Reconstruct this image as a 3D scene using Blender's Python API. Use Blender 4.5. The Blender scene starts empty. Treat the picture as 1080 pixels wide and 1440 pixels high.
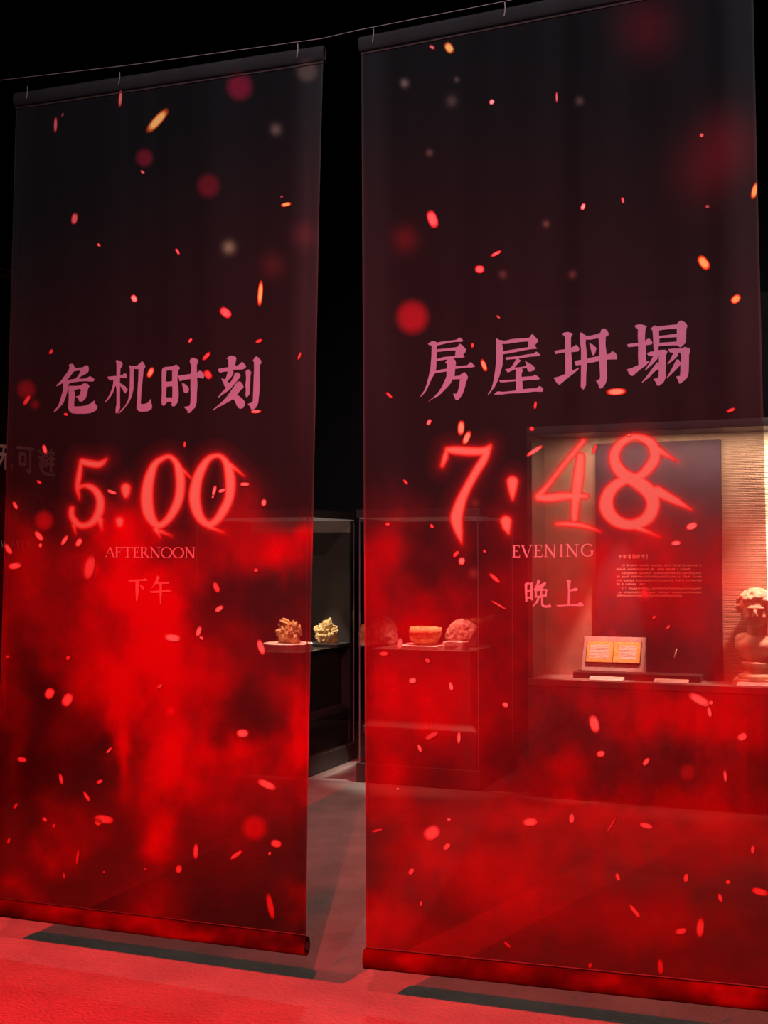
import bpy, bmesh, math, random
import numpy as np
from mathutils import Vector, noise
from mathutils.geometry import tessellate_polygon

scene = bpy.context.scene
COL = scene.collection
random.seed(7)
rng = np.random.default_rng(7)

# ------------------------------------------------------------------ camera
FPX, CX, CY, EYE = 1690.0, 540.0, 720.0, 1.5
YAW, PITCH = math.radians(22.0), math.atan(60.0 / 1690.0)
CT, ST = math.cos(YAW), math.sin(YAW)
CP, SP = math.cos(PITCH), math.sin(PITCH)
cd = bpy.data.cameras.new('camera')
cam = bpy.data.objects.new('camera', cd)
COL.objects.link(cam)
cd.sensor_fit = 'VERTICAL'; cd.sensor_height = 36.0; cd.lens = FPX / 1440.0 * 36.0
cd.clip_start = 0.05; cd.clip_end = 60
cam.location = (0, 0, EYE)
cam.rotation_euler = (math.pi / 2 + PITCH, 0, YAW)
scene.camera = cam

# ------------------------------------------------------------------ world, lights, exposure
w = bpy.data.worlds.new('dark_hall'); scene.world = w; w.use_nodes = True
w.node_tree.nodes['Background'].inputs[0].default_value = (0.5, 0.42, 0.42, 1)
w.node_tree.nodes['Background'].inputs[1].default_value = 0.0
vs = scene.view_settings
vs.view_transform = 'Standard'; vs.look = 'None'; vs.exposure = 0.0; vs.gamma = 1.0; vs.use_curve_mapping = False

def spot(name, loc, aim, power, color, angle, blend=0.5, radius=0.05):
    l = bpy.data.lights.new(name, 'SPOT')
    l.energy = power; l.color = color; l.spot_size = math.radians(angle); l.spot_blend = blend
    l.shadow_soft_size = radius
    o = bpy.data.objects.new(name, l); COL.objects.link(o)
    o.location = loc
    o.rotation_euler = (Vector(aim) - Vector(loc)).to_track_quat('-Z', 'Y').to_euler()
    return o

def area(name, loc, aim, power, color, sx, sy):
    l = bpy.data.lights.new(name, 'AREA'); l.shape = 'RECTANGLE'
    l.energy = power; l.color = color; l.size = sx; l.size_y = sy
    o = bpy.data.objects.new(name, l); COL.objects.link(o)
    o.location = loc
    o.rotation_euler = (Vector(aim) - Vector(loc)).to_track_quat('-Z', 'Y').to_euler()
    return o

# the hall's effect spots: two red ones in front of the gauzes, a white one on their upper half
spot('red_effect_spot', (-2.89, -1.79, 4.3), (-1.5, 3.5, 0.1), 6300, (1.0, 0.012, 0.016), 53, 0.75, 0.012)
spot('red_side_spot', (0.18, -1.54, 4.3), (-1.3, 3.6, 0.0), 2300, (1.0, 0.05, 0.05), 54, 0.8, 0.012)
spot('banner_white_spot', (-0.6, -2.2, 4.9), (-1.3, 3.7, 2.85), 2400, (1.0, 0.76, 0.79), 40, 0.9, 0.1)
# neutral work light over the aisle behind the gauzes
spot('aisle_spot', (-2.4, 5.6, 5.0), (-2.3, 5.3, 0.0), 100, (1.0, 0.83, 0.77), 110, 1.0, 0.2)
spot('forecourt_spot', (-1.2, 2.6, 5.0), (-1.4, 3.3, 0.0), 22, (1.0, 0.62, 0.58), 90, 1.0, 0.2)

# ------------------------------------------------------------------ pixel <-> place
def ray(px, py):
    xr = (px - CX) / FPX; yu = -(py - CY) / FPX
    D = CP - yu * SP; Z = SP + yu * CP
    return Vector((xr * CT - D * ST, xr * ST + D * CT, Z))
def at_y(px, py, Y):
    r = ray(px, py); t = Y / r.y
    return Vector((r.x * t, Y, EYE + r.z * t))
def at_x(px, py, X):
    r = ray(px, py); t = X / r.x
    return Vector((X, r.y * t, EYE + r.z * t))
def at_z(px, py, Z):
    r = ray(px, py); t = (Z - EYE) / r.z
    return Vector((r.x * t, r.y * t, Z))
def to_px(P):
    P = np.asarray(P, float)
    x, y, z = P[:, 0], P[:, 1], P[:, 2] - EYE
    X = x * CT + y * ST; D = -x * ST + y * CT
    f = D * CP + z * SP; u = -D * SP + z * CP
    return CX + FPX * X / f, CY - FPX * u / f

# ------------------------------------------------------------------ materials
def nt(name):
    m = bpy.data.materials.new(name); m.use_nodes = True
    n = m.node_tree; n.nodes.clear()
    out = n.nodes.new('ShaderNodeOutputMaterial')
    return m, n, out

def surf(name, color, rough=0.6, spec=0.3, var=0.15, scale=8.0, bump=0.0, bscale=60.0, metal=0.0, wave=None):
    m, n, out = nt(name)
    p = n.nodes.new('ShaderNodeBsdfPrincipled')
    p.inputs['Roughness'].default_value = rough
    p.inputs['Metallic'].default_value = metal
    p.inputs['Specular IOR Level'].default_value = spec
    tc = n.nodes.new('ShaderNodeTexCoord')
    ns = n.nodes.new('ShaderNodeTexNoise'); ns.inputs['Scale'].default_value = scale; ns.inputs['Detail'].default_value = 6
    n.links.new(tc.outputs['Object'], ns.inputs['Vector'])
    cr = n.nodes.new('ShaderNodeValToRGB')
    cr.color_ramp.elements[0].position = 0.3; cr.color_ramp.elements[1].position = 0.7
    a = [max(0, c * (1 - var)) for c in color]; b = [min(1, c * (1 + var)) for c in color]
    cr.color_ramp.elements[0].color = (*a, 1); cr.color_ramp.elements[1].color = (*b, 1)
    n.links.new(ns.outputs['Fac'], cr.inputs['Fac'])
    n.links.new(cr.outputs['Color'], p.inputs['Base Color'])
    if bump or wave:
        bp = n.nodes.new('ShaderNodeBump'); bp.inputs['Strength'].default_value = bump or 0.5; bp.inputs['Distance'].default_value = 0.01
        if wave:
            wv = n.nodes.new('ShaderNodeTexWave'); wv.wave_type = 'BANDS'; wv.bands_direction = 'Z'
            wv.inputs['Scale'].default_value = wave; wv.inputs['Distortion'].default_value = 0.8
            wv.inputs['Detail'].default_value = 2
            n.links.new(tc.outputs['Object'], wv.inputs['Vector'])
            n.links.new(wv.outputs['Fac'], bp.inputs['Height'])
        else:
            nb = n.nodes.new('ShaderNodeTexNoise'); nb.inputs['Scale'].default_value = bscale; nb.inputs['Detail'].default_value = 8
            n.links.new(tc.outputs['Object'], nb.inputs['Vector'])
            n.links.new(nb.outputs['Fac'], bp.inputs['Height'])
        n.links.new(bp.outputs['Normal'], p.inputs['Normal'])
    n.links.new(p.outputs['BSDF'], out.inputs['Surface'])
    return m

def gauze(name):
    """printed open-weave gauze: print colour from the attribute, see-through between the threads,
    the openings close up when looked through at a slant, as any thick weave does"""
    m, n, out = nt(name)
    at = n.nodes.new('ShaderNodeAttribute'); at.attribute_name = 'print'
    d = n.nodes.new('ShaderNodeBsdfDiffuse')
    tr = n.nodes.new('ShaderNodeBsdfTransparent')
    ti = n.nodes.new('ShaderNodeAttribute'); ti.attribute_name = 'dye'
    tm = n.nodes.new('ShaderNodeMix'); tm.data_type = 'RGBA'
    tm.inputs[6].default_value = (1.0, 0.80, 0.76, 1); tm.inputs[7].default_value = (1.0, 0.13, 0.12, 1)
    n.links.new(ti.outputs['Fac'], tm.inputs[0]); n.links.new(tm.outputs[2], tr.inputs['Color'])
    lw = n.nodes.new('ShaderNodeLayerWeight'); lw.inputs['Blend'].default_value = 0.5
    mr = n.nodes.new('ShaderNodeMapRange')
    mr.inputs['From Min'].default_value = 0.2; mr.inputs['From Max'].default_value = 0.36
    mr.inputs['To Min'].default_value = 1.0; mr.inputs['To Max'].default_value = 0.0
    n.links.new(lw.outputs['Facing'], mr.inputs['Value'])
    sub = n.nodes.new('ShaderNodeMath'); sub.operation = 'SUBTRACT'; sub.inputs[0].default_value = 1.0
    n.links.new(at.outputs['Alpha'], sub.inputs[1])
    mul = n.nodes.new('ShaderNodeMath'); mul.operation = 'MULTIPLY'
    n.links.new(sub.outputs[0], mul.inputs[0]); n.links.new(mr.outputs['Result'], mul.inputs[1])
    mx = n.nodes.new('ShaderNodeMixShader')
    n.links.new(at.outputs['Color'], d.inputs['Color'])
    n.links.new(mul.outputs[0], mx.inputs['Fac'])
    n.links.new(d.outputs[0], mx.inputs[1]); n.links.new(tr.outputs[0], mx.inputs[2])
    n.links.new(mx.outputs[0], out.inputs['Surface'])
    return m

def glass_mat(name, refl=0.06):
    m, n, out = nt(name)
    tr = n.nodes.new('ShaderNodeBsdfTransparent'); tr.inputs['Color'].default_value = (0.95, 0.96, 0.96, 1)
    g = n.nodes.new('ShaderNodeBsdfGlossy'); g.inputs['Roughness'].default_value = 0.02
    lw = n.nodes.new('ShaderNodeLayerWeight'); lw.inputs['Blend'].default_value = 0.5
    pw = n.nodes.new('ShaderNodeMath'); pw.operation = 'POWER'; pw.inputs[1].default_value = 4.0
    fr = n.nodes.new('ShaderNodeMath'); fr.operation = 'MULTIPLY_ADD'; fr.inputs[1].default_value = 0.5; fr.inputs[2].default_value = 0.03
    n.links.new(lw.outputs['Facing'], pw.inputs[0]); n.links.new(pw.outputs[0], fr.inputs[0])
    mx = n.nodes.new('ShaderNodeMixShader')
    n.links.new(fr.outputs[0], mx.inputs['Fac'])
    n.links.new(tr.outputs[0], mx.inputs[1]); n.links.new(g.outputs[0], mx.inputs[2])
    n.links.new(mx.outputs[0], out.inputs['Surface'])
    return m

def glow_mat(name, e):
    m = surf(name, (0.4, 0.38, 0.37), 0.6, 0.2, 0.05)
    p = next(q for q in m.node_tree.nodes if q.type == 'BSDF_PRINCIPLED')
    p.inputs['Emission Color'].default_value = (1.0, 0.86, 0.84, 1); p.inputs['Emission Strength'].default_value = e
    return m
M = dict(
    lid_glow=glow_mat('glowing_lid_grey', 0.085),  # weak emission put into the grey of the lid undersides
    floor=surf('grey_floor', (0.24, 0.225, 0.22), 0.8, 0.2, 0.16, 4.0, 0.8, 70),
    black=surf('black_paint', (0.006, 0.006, 0.006), 0.9, 0.1),
    ceil=surf('black_ceiling', (0.004, 0.004, 0.004), 0.95, 0.05),
    plinth=surf('black_plinth', (0.050, 0.044, 0.044), 0.5, 0.4, 0.2, 5),
    plinth2=surf('black_plinth_top', (0.045, 0.04, 0.04), 0.5, 0.3, 0.2, 5),
    grey=surf('grey_board', (0.40, 0.36, 0.36), 0.8, 0.2, 0.08),
    edge=surf('pane_edge', (0.16, 0.15, 0.15), 0.3, 0.5),
    white=surf('white_tray', (0.62, 0.58, 0.55), 0.6, 0.3, 0.05),
    gold=surf('ochre_rock', (0.62, 0.44, 0.20), 0.7, 0.3, 0.55, 30, 0.8, 90),
    red_rock=surf('brown_loaf', (0.30, 0.17, 0.14), 0.8, 0.2, 0.4, 25, 0.6, 60),
    wafer=surf('pale_biscuit', (0.55, 0.40, 0.36), 0.8, 0.2, 0.3, 60, 0.4, 60),
    stone=surf('rough_stone', (0.34, 0.20, 0.18), 0.85, 0.2, 0.5, 20, 0.6, 50),
    beige=surf('beige_ribbed', (0.46, 0.36, 0.26), 0.85, 0.2, 0.12, 14, wave=30.0, bump=0.7),
    beige2=surf('beige_plain', (0.48, 0.35, 0.26), 0.85, 0.2, 0.12, 10, 0.25, 40),
    lining=surf('shaded_lining', (0.17, 0.125, 0.10), 0.85, 0.2, 0.12, 10, 0.25, 40),  # beige lining darkened: shade on the side walls put into the colour
    panel=surf('dark_board', (0.055, 0.038, 0.055), 0.6, 0.2, 0.1),
    panel_print=surf('panel_print', (0.75, 0.66, 0.64), 0.8, 0.1, 0.05),
    stucco=surf('stucco_front', (0.15, 0.12, 0.12), 0.8, 0.2, 0.3, 12, 1.0, 26),
    counter=surf('counter_top', (0.22, 0.17, 0.16), 0.6, 0.3, 0.08),
    tray=surf('dark_tray', (0.06, 0.045, 0.045), 0.6, 0.3, 0.1),
    stand=surf('grey_stand', (0.42, 0.36, 0.34), 0.8, 0.2, 0.06),
    cover=surf('book_cover', (0.10, 0.04, 0.02), 0.6, 0.3),
    page=surf('gilt_page', (0.80, 0.52, 0.16), 0.6, 0.2, 0.3, 80),
    parchment=surf('parchment', (0.85, 0.80, 0.66), 0.8, 0.1, 0.08, 50),
    ink=surf('ink', (0.10, 0.10, 0.11), 0.8, 0.1),
    card=surf('label_card', (0.75, 0.62, 0.56), 0.8, 0.2, 0.05),
    marble=surf('old_marble', (0.78, 0.70, 0.48), 0.55, 0.3, 0.18, 12, 0.25, 40),
    bone=surf('white_bone', (0.95, 0.92, 0.88), 0.4, 0.4, 0.02),
    wire=surf('steel_wire', (0.14, 0.13, 0.13), 0.5, 0.4, 0.1),
    rod=surf('black_rod', (0.03, 0.02, 0.02), 0.5, 0.4),
    text=surf('pale_print', (0.092, 0.098, 0.160), 0.95, 0.0, 0.05, 20),
    text2=surf('faint_print', (0.22, 0.13, 0.15), 0.95, 0.0, 0.03, 20),
    text3=surf('red_print', (0.235, 0.045, 0.045), 0.95, 0.0, 0.03, 20),
    text4=surf('grey_print', (0.62, 0.42, 0.44), 0.95, 0.0, 0.03, 20),
    text5=surf('rose_print', (0.20, 0.085, 0.09), 0.95, 0.0, 0.03, 20),
    gauze=gauze('printed_gauze'),
    glass=glass_mat('clear_glass'),
)

# ------------------------------------------------------------------ mesh helpers
def origin_of(p):
    v = Vector((0, 0, 0))
    while p is not None:
        v += p.location; p = p.parent
    return v

def mesh_obj(name, verts, faces, mat, parent=None, smooth=False, bevel=0.0, fix=True, origin=None):
    """verts are world coordinates"""
    off = origin_of(parent)
    o_loc = Vector((0, 0, 0))
    if parent is None and origin is not None:
        o_loc = Vector(origin); off = o_loc
    me = bpy.data.meshes.new(name)
    me.from_pydata([tuple(Vector(v) - off) for v in verts], [], faces)
    if fix:
        bm = bmesh.new(); bm.from_mesh(me)
        bmesh.ops.recalc_face_normals(bm, faces=bm.faces)
        bm.to_mesh(me); bm.free()
    me.materials.append(mat)
    if smooth:
        me.polygons.foreach_set('use_smooth', [True] * len(me.polygons))
    o = bpy.data.objects.new(name, me); COL.objects.link(o)
    o.location = o_loc
    o.parent = parent
    if bevel:
        b = o.modifiers.new('bevel', 'BEVEL'); b.width = bevel; b.segments = 2; b.limit_method = 'ANGLE'
    return o

class MB:
    def __init__(s): s.v = []; s.f = []
    def add(s, v, f):
        k = len(s.v); s.v += [Vector(a) for a in v]; s.f += [tuple(i + k for i in q) for q in f]; return s
    def box(s, x0, x1, y0, y1, z0, z1):
        v = [(x, y, z) for z in (z0, z1) for y in (y0, y1) for x in (x0, x1)]
        return s.add(v, [(0, 2, 3, 1), (4, 5, 7, 6), (0, 1, 5, 4), (2, 6, 7, 3), (0, 4, 6, 2), (1, 3, 7, 5)])
    def frustum(s, a, z0, b, z1):
        """a, b = (x0,x1,y0,y1)"""
        v = [(a[0], a[2], z0), (a[1], a[2], z0), (a[1], a[3], z0), (a[0], a[3], z0),
             (b[0], b[2], z1), (b[1], b[2], z1), (b[1], b[3], z1), (b[0], b[3], z1)]
        return s.add(v, [(3, 2, 1, 0), (4, 5, 6, 7), (0, 1, 5, 4), (1, 2, 6, 5), (2, 3, 7, 6), (3, 0, 4, 7)])
    def lathe(s, c, prof, n=32):
        k = len(prof); v = []; f = []
        for i in range(n):
            a = 2 * math.pi * i / n
            for r, z in prof: v.append((c[0] + r * math.cos(a), c[1] + r * math.sin(a), c[2] + z))
        for i in range(n):
            j = (i + 1) % n
            for q in range(k - 1): f.append((i * k + q, j * k + q, j * k + q + 1, i * k + q + 1))
        f.append(tuple(i * k for i in range(n))[::-1]); f.append(tuple(i * k + k - 1 for i in range(n)))
        return s.add(v, f)
    def tube(s, pts, r, n=8, flat=1.0):
        pts = [Vector(p) for p in pts]; v = []; f = []
        for i, p in enumerate(pts):
            t = (pts[min(i + 1, len(pts) - 1)] - pts[max(i - 1, 0)]).normalized()
            up = Vector((0, 0, 1)) if abs(t.z) < 0.9 else Vector((0, 1, 0))
            a = t.cross(up).normalized(); b = a.cross(t).normalized()
            rr = r[i] if isinstance(r, (list, tuple)) else r
            for k in range(n):
                an = 2 * math.pi * k / n
                v.append(p + a * (math.cos(an) * rr * flat) + b * (math.sin(an) * rr))
        for i in range(len(pts) - 1):
            for k in range(n):
                l = (k + 1) % n
                f.append((i * n + k, i * n + l, (i + 1) * n + l, (i + 1) * n + k))
        f.append(tuple(range(n))[::-1]); f.append(tuple((len(pts) - 1) * n + k for k in range(n)))
        return s.add(v, f)
    def obj(s, name, mat, parent=None, **kw): return mesh_obj(name, s.v, s.f, mat, parent, **kw)

def thing(name, label, cat, loc, group=None):
    o = bpy.data.objects.new(name, None); COL.objects.link(o)
    o.empty_display_size = 0.1; o.location = loc
    o['label'] = label; o['category'] = cat
    if group: o['group'] = group
    return o
def tag(o, label, cat, group=None):
    o['label'] = label; o['category'] = cat
    if group: o['group'] = group
    return o
def struct(o):
    o['kind'] = 'structure'; return o

# ------------------------------------------------------------------ the setting
RX0, RX1, RY0, RY1, RH = -9.0, 6.0, -4.5, 10.0, 5.6
struct(MB().box(RX0, RX1, RY0, RY1, -0.1, 0.0).obj('floor', M['floor']))
struct(MB().box(RX0, RX1, RY0, RY1, RH, RH + 0.1).obj('ceiling', M['ceil']))
struct(MB().box(RX0, RX1, RY1, RY1 + 0.1, 0, RH).obj('wall_back', M['black']))
struct(MB().box(RX0 - 0.1, RX0, RY0, RY1, 0, RH).obj('wall_left', M['black']))
struct(MB().box(RX1, RX1 + 0.1, RY0, RY1, 0, RH).obj('wall_right', M['black']))
struct(MB().box(RX0, RX1, RY0 - 0.1, RY0, 0, RH).obj('wall_front', M['black']))

# ------------------------------------------------------------------ print painting (flat print on the gauzes)
def lattice(seed, n=256): return np.random.default_rng(seed).random((n, n))
LAT = [lattice(s) for s in range(6)]
def vnoise(x, y, k=0):
    L = LAT[k % 6]; n = L.shape[0]
    xi = np.floor(x).astype(int); yi = np.floor(y).astype(int)
    fx = x - xi; fy = y - yi
    fx = fx * fx * (3 - 2 * fx); fy = fy * fy * (3 - 2 * fy)
    a = L[yi % n, xi % n]; b = L[yi % n, (xi + 1) % n]; c = L[(yi + 1) % n, xi % n]; d = L[(yi + 1) % n, (xi + 1) % n]
    return (a * (1 - fx) + b * fx) * (1 - fy) + (c * (1 - fx) + d * fx) * fy
def fbm(x, y, k=0, o=4):
    s = 0; a = 0.5
    for i in range(o):
        s = s + a * vnoise(x * 2 ** i, y * 2 ** i, k + i); a *= 0.5
    return s / (1 - 0.5 ** o)
def sstep(a, b, x):
    t = np.clip((x - a) / (b - a), 0, 1); return t * t * (3 - 2 * t)

def zoom_pts(ox, oy, sc, pts): return [(ox + x / sc, oy + y / sc, r / sc) for x, y, r in pts]
# strokes of the time figures: chains of (x, y, half width)
Z5 = lambda p: zoom_pts(90, 630, 8.307, p)
Z0 = lambda p: zoom_pts(190, 630, 6.75, p)
Z7 = lambda p: zoom_pts(610, 590, 8.0, p)
Z8 = lambda p: zoom_pts(740, 600, 4.5, p)
FIG_L = [
    Z5([(215,160,40),(300,180,42),(400,192,40),(450,170,30),(495,130,12)]),
    Z5([(200,150,22),(175,330,32),(155,460,25),(170,540,18),(178,600,4)]),
    Z5([(175,460,26),(230,440,22),(300,450,35),(370,500,42),(415,580,48),(425,660,50),(405,760,52),(350,850,45),(270,900,36),(180,900,38),(115,840,38),(85,770,36),(92,710,32)]),
    Z5([(115,900,25),(135,1000,4)]), Z5([(420,840,38),(440,960,6)]),
    Z5([(722,468,58),(722,515,50),(722,560,30)]), Z5([(650,855,50),(650,885,40)]),
    Z0([(300,82,22),(200,140,32),(150,240,45),(120,360,55),(112,480,60),(125,600,58),(165,690,45),(225,735,35),(300,690,35),(370,590,42),(415,480,45),(430,360,45),(425,250,45),(395,150,32),(350,95,25),(300,82,22)]),
    Z0([(440,200,20),(535,290,6)]), Z0([(200,770,30),(240,850,4)]), Z0([(240,790,20),(345,835,3)]),
    Z0([(770,72,22),(690,110,32),(620,220,45),(580,340,52),(565,470,57),(585,590,52),(630,680,42),(700,725,35),(770,690,38),(840,590,45),(890,480,45),(905,350,50),(895,240,48),(865,140,35),(820,85,25),(770,72,22)]),
    Z0([(900,160,25),(1035,265,4)]), Z0([(700,745,25),(845,805,3)]),
]
FIG_R = [
    Z7([(150,340,30),(220,345,46),(320,352,50),(430,358,50),(540,355,46),(610,330,38),(640,285,12)]),
    Z7([(150,325,18),(130,420,35),(95,520,22)]),
    Z7([(600,360,42),(555,460,48),(480,580,48),(400,720,48),(330,860,54),(285,980,64),(255,1100,70),(265,1190,60),(285,1280,42),(305,1360,18),(315,1400,5)]),
    Z7([(885,700,66),(885,770,52),(885,840,34),(885,900,14)]), Z7([(812,1145,66),(820,1210,50),(840,1280,18)]),
    Z8([(362,92,16),(300,165,18),(200,290,17),(130,380,18),(75,440,23)]),
    Z8([(75,450,24),(150,450,29),(250,440,28),(380,440,18)]),
    Z8([(345,190,28),(335,280,34),(320,400,34),(310,500,28),(305,580,25)]),
    Z8([(190,615,12),(260,615,18),(350,625,18),(420,645,12),(470,665,3)]),
    Z8([(690,65,22),(640,80,26),(590,115,30),(558,180,36),(572,250,40),(620,305,42),(700,350,46),(775,410,50),(803,480,46),(780,560,43),(720,607,38),(640,620,36),(560,588,42),(510,520,48),(515,440,44),(560,375,38),(630,335,32),(720,312,30),(780,255,36),(815,190,38),(800,120,36),(750,80,28),(690,65,22)]),
    Z8([(840,150,25),(960,220,3)]), Z8([(830,410,38),(950,472,26),(1045,525,6)]), Z8([(670,625,25),(840,695,3)]),
]
def smooth_chain(st):
    if len(st) < 4: return st
    P = np.array(st); closed = np.allclose(P[0, :2], P[-1, :2])
    if closed: Q = np.vstack([P[-2], P, P[1]])
    else: Q = np.vstack([2 * P[0] - P[1], P, 2 * P[-1] - P[-2]])
    out = []
    for i in range(1, len(Q) - 2):
        for t in (0, .25, .5, .75):
            a, b, c, d = Q[i - 1], Q[i], Q[i + 1], Q[i + 2]
            out.append(.5 * (2 * b + (c - a) * t + (2 * a - 5 * b + 4 * c - d) * t * t + (3 * b - a - 3 * c + d) * t ** 3))
    out.append(P[-1])
    return [tuple(q) for q in out]
def stroke_field(x, y, strokes, mx=14):
    """signed distance (px) to the union of the tapered strokes"""
    out = np.full(x.shape, 1e3)
    for st in strokes:
        st = smooth_chain(st)
        for (x0, y0, r0), (x1, y1, r1) in zip(st[:-1], st[1:]):
            lo = min(x0, x1) - max(r0, r1) - mx; hi = max(x0, x1) + max(r0, r1) + mx
            lo2 = min(y0, y1) - max(r0, r1) - mx; hi2 = max(y0, y1) + max(r0, r1) + mx
            k = np.nonzero((x > lo) & (x < hi) & (y > lo2) & (y < hi2))[0]
            if not len(k): continue
            dx, dy = x1 - x0, y1 - y0; L = dx * dx + dy * dy + 1e-9
            t = np.clip(((x[k] - x0) * dx + (y[k] - y0) * dy) / L, 0, 1)
            d = np.hypot(x[k] - x0 - t * dx, y[k] - y0 - t * dy) - (r0 + t * (r1 - r0))
            out[k] = np.minimum(out[k], d)
    return out

# printed flames: soft blobs (x, y, rx, ry, strength)
FIRE_L = [(172,750,34,50,1.0),(168,722,26,34,.6),(212,835,62,52,1.15),(170,830,30,40,.8),(205,900,42,50,1.0),(128,945,46,42,.85),(178,970,46,58,1.0),(172,1045,15,60,.9),
          (225,915,30,60,.6),(262,935,34,52,.55),(245,1050,44,58,1.05),(222,1125,58,46,.5),(225,1183,27,26,.5),(408,772,58,34,1.15),(352,700,36,44,.6),(428,1030,26,62,1.0),(352,1058,60,30,.6),
          (400,960,70,34,.4),(60,870,60,60,.42),(35,790,34,60,.4),(20,720,26,40,.28),(100,1165,60,42,.32),(85,1200,40,22,.3),(30,1250,36,26,.4),(345,900,36,46,.3),(300,960,30,60,.4),(90,1030,50,40,.25),
          (320,1100,40,60,.35),(395,1110,50,40,.35),(210,1290,50,60,.35),(420,1270,20,26,.4),(130,850,24,60,.4),(260,1000,40,70,.3),(300,790,40,40,.22),(420,880,40,40,.25),
          (210,690,26,50,.35),(320,740,60,40,.25),(100,800,26,60,.2),(240,1230,40,60,.2),(10,1000,20,160,.25),(330,1180,60,60,.18)]
FIRE_R = [(535,790,30,70,.62),(590,870,66,40,.42),(560,960,54,70,.66),(600,1030,70,60,.55),(545,1100,34,44,.62),(535,1010,24,70,.4),(650,980,60,60,.35),(870,800,46,50,.32),(900,820,110,70,.33),
          (980,830,70,90,.28),(830,870,40,60,.3),(1005,1005,90,36,.75),(910,1010,80,36,.45),(830,980,60,40,.3),(805,1085,44,28,.6),(1050,960,40,80,.35),(690,1230,64,56,.55),(615,1190,44,44,.6),(800,1140,170,22,.55),
          (880,1180,170,50,.45),(1030,1180,70,60,.4),(540,1305,44,40,.7),(600,1320,60,40,.35),(760,1270,130,60,.3),(930,1290,120,40,.35),(560,1210,30,60,.4),(700,1110,80,30,.25),(1000,1370,90,30,.15),
          (800,860,60,120,.25),(1040,740,50,90,.18),(640,900,120,120,.22),(560,720,30,40,.25),(1050,1080,60,60,.25),(920,720,90,70,.18),(720,1040,80,80,.15)]
BOKEH_L = [(203,222,12,.09,(.9,.03,.12)),(293,261,16,.055,(.9,.03,.12)),(337,122,18,.12,(.9,.02,.14)),(432,100,15,.05,(.9,.62,.55)),(388,182,8,.075,(.9,.75,.65)),(322,348,9,.16,(.45,.75,.45)),(428,330,19,.02,(.9,.2,.3)),
           (383,373,19,.016,(.9,.2,.2)),(37,548,13,.055,(.9,.02,.05)),(49,569,6,.05,(.9,.02,.05)),(62,732,13,.09,(1,.01,.02)),(127,798,13,.06,(1,.01,.02)),(358,1164,17,.09,(1,.03,.04)),(225,1183,24,.045,(1,.03,.04)),(240,1000,6,.05,(1,.05,.05))]
BOKEH_R = [(570,336,19,.03,(.9,.05,.08)),(580,446,22,.10,(.95,.02,.06)),(569,117,6,.10,(.9,.7,.65)),(635,142,8,.04,(.9,.7,.65)),(642,112,4,.05,(.9,.7,.65)),(604,215,5,.05,(.9,.7,.65)),(815,142,6,.05,(.9,.6,.6)),(768,315,5,.05,(.9,.6,.6)),
           (707,386,6,.03,(.9,.6,.6)),(805,386,6,.03,(.9,.6,.6)),(666,806,7,.05,(.9,.3,.3)),(907,835,8,.12,(1,.12,.12)),(967,1086,11,.06,(1,.03,.04)),(668,707,6,.03,(.9,.3,.3)),(860,890,6,.04,(.9,.2,.2)),
           (910,40,46,.035,(.9,.03,.10)),(1025,200,50,.040,(.9,.03,.08)),(990,240,50,.02,(.9,.03,.08))]
INK = np.array((.0064, .0070, .0082)); RED = np.array((.195, .0012, .0042))

def paint(px, py, fire, figs, bokeh, top_fade, base, gain=1.0, opac=0.0):
    wx = px + 26 * (fbm(px / 55, py / 55, 1) - .5) * 2; wy = py + 34 * (fbm(px / 50 + 9, py / 60 + 4, 2) - .5) * 2
    F = np.zeros(px.shape)
    for bx, by, rx, ry, s in fire:
        F += s * np.exp(-((wx - bx) / rx) ** 2 - ((wy - by) / ry) ** 2)
    lower = sstep(top_fade - 115, top_fade + 70, py)
    F = F * lower + base * lower * (0.4 + 1.2 * fbm(px / 90 + 3, py / 110, 3))
    F *= 0.72 + 0.56 * fbm(px / 24, py / 34, 4)
    F = F * (0.97 + 0.06 * rng.random(px.shape))
    I = 1 - np.exp(-1.5 * (F * gain) ** 2.0)
    I = np.clip(I, 0, 1)[:, None]
    fold_shade = 0.75 + 0.5 * fbm(px / 35, py / 900, 5, 2)[:, None]  # soft vertical fold shading painted into the ink tone
    rgb = INK * fold_shade * (1 - I) + RED * I
    al = np.full(px.shape, 0.50) + opac * sstep(960, 1140, py) + 0.26 * I[:, 0]
    for bx, by, r, s, c in bokeh:
        q = np.hypot(px - bx, (py - by) * .95)
        k = sstep(r * 1.3, r * .45, q) if s > .045 and r > 10 else np.exp(-(q / r) ** 2 * 1.4)
        gr = 0.88 + 0.24 * rng.random(px.shape)
        rgb = rgb + (k * s * gr)[:, None] * np.array(c)
        al = np.clip(al + 0.15 * k, 0, 0.97)
    al = np.clip(al, 0, .97)
    if figs:
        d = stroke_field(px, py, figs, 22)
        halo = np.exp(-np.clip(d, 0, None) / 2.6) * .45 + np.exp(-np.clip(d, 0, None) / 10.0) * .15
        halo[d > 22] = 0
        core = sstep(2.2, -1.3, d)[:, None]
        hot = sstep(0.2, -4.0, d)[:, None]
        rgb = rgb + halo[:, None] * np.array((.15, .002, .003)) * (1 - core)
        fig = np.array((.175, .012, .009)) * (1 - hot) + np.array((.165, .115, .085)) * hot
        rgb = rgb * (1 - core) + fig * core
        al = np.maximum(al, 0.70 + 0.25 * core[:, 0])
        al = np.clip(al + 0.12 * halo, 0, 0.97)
    return rgb, al, np.clip(sstep(600, 800, py) * .40 + sstep(980, 1120, py) * .40 + I[:, 0] * .55, 0, 1)

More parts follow.
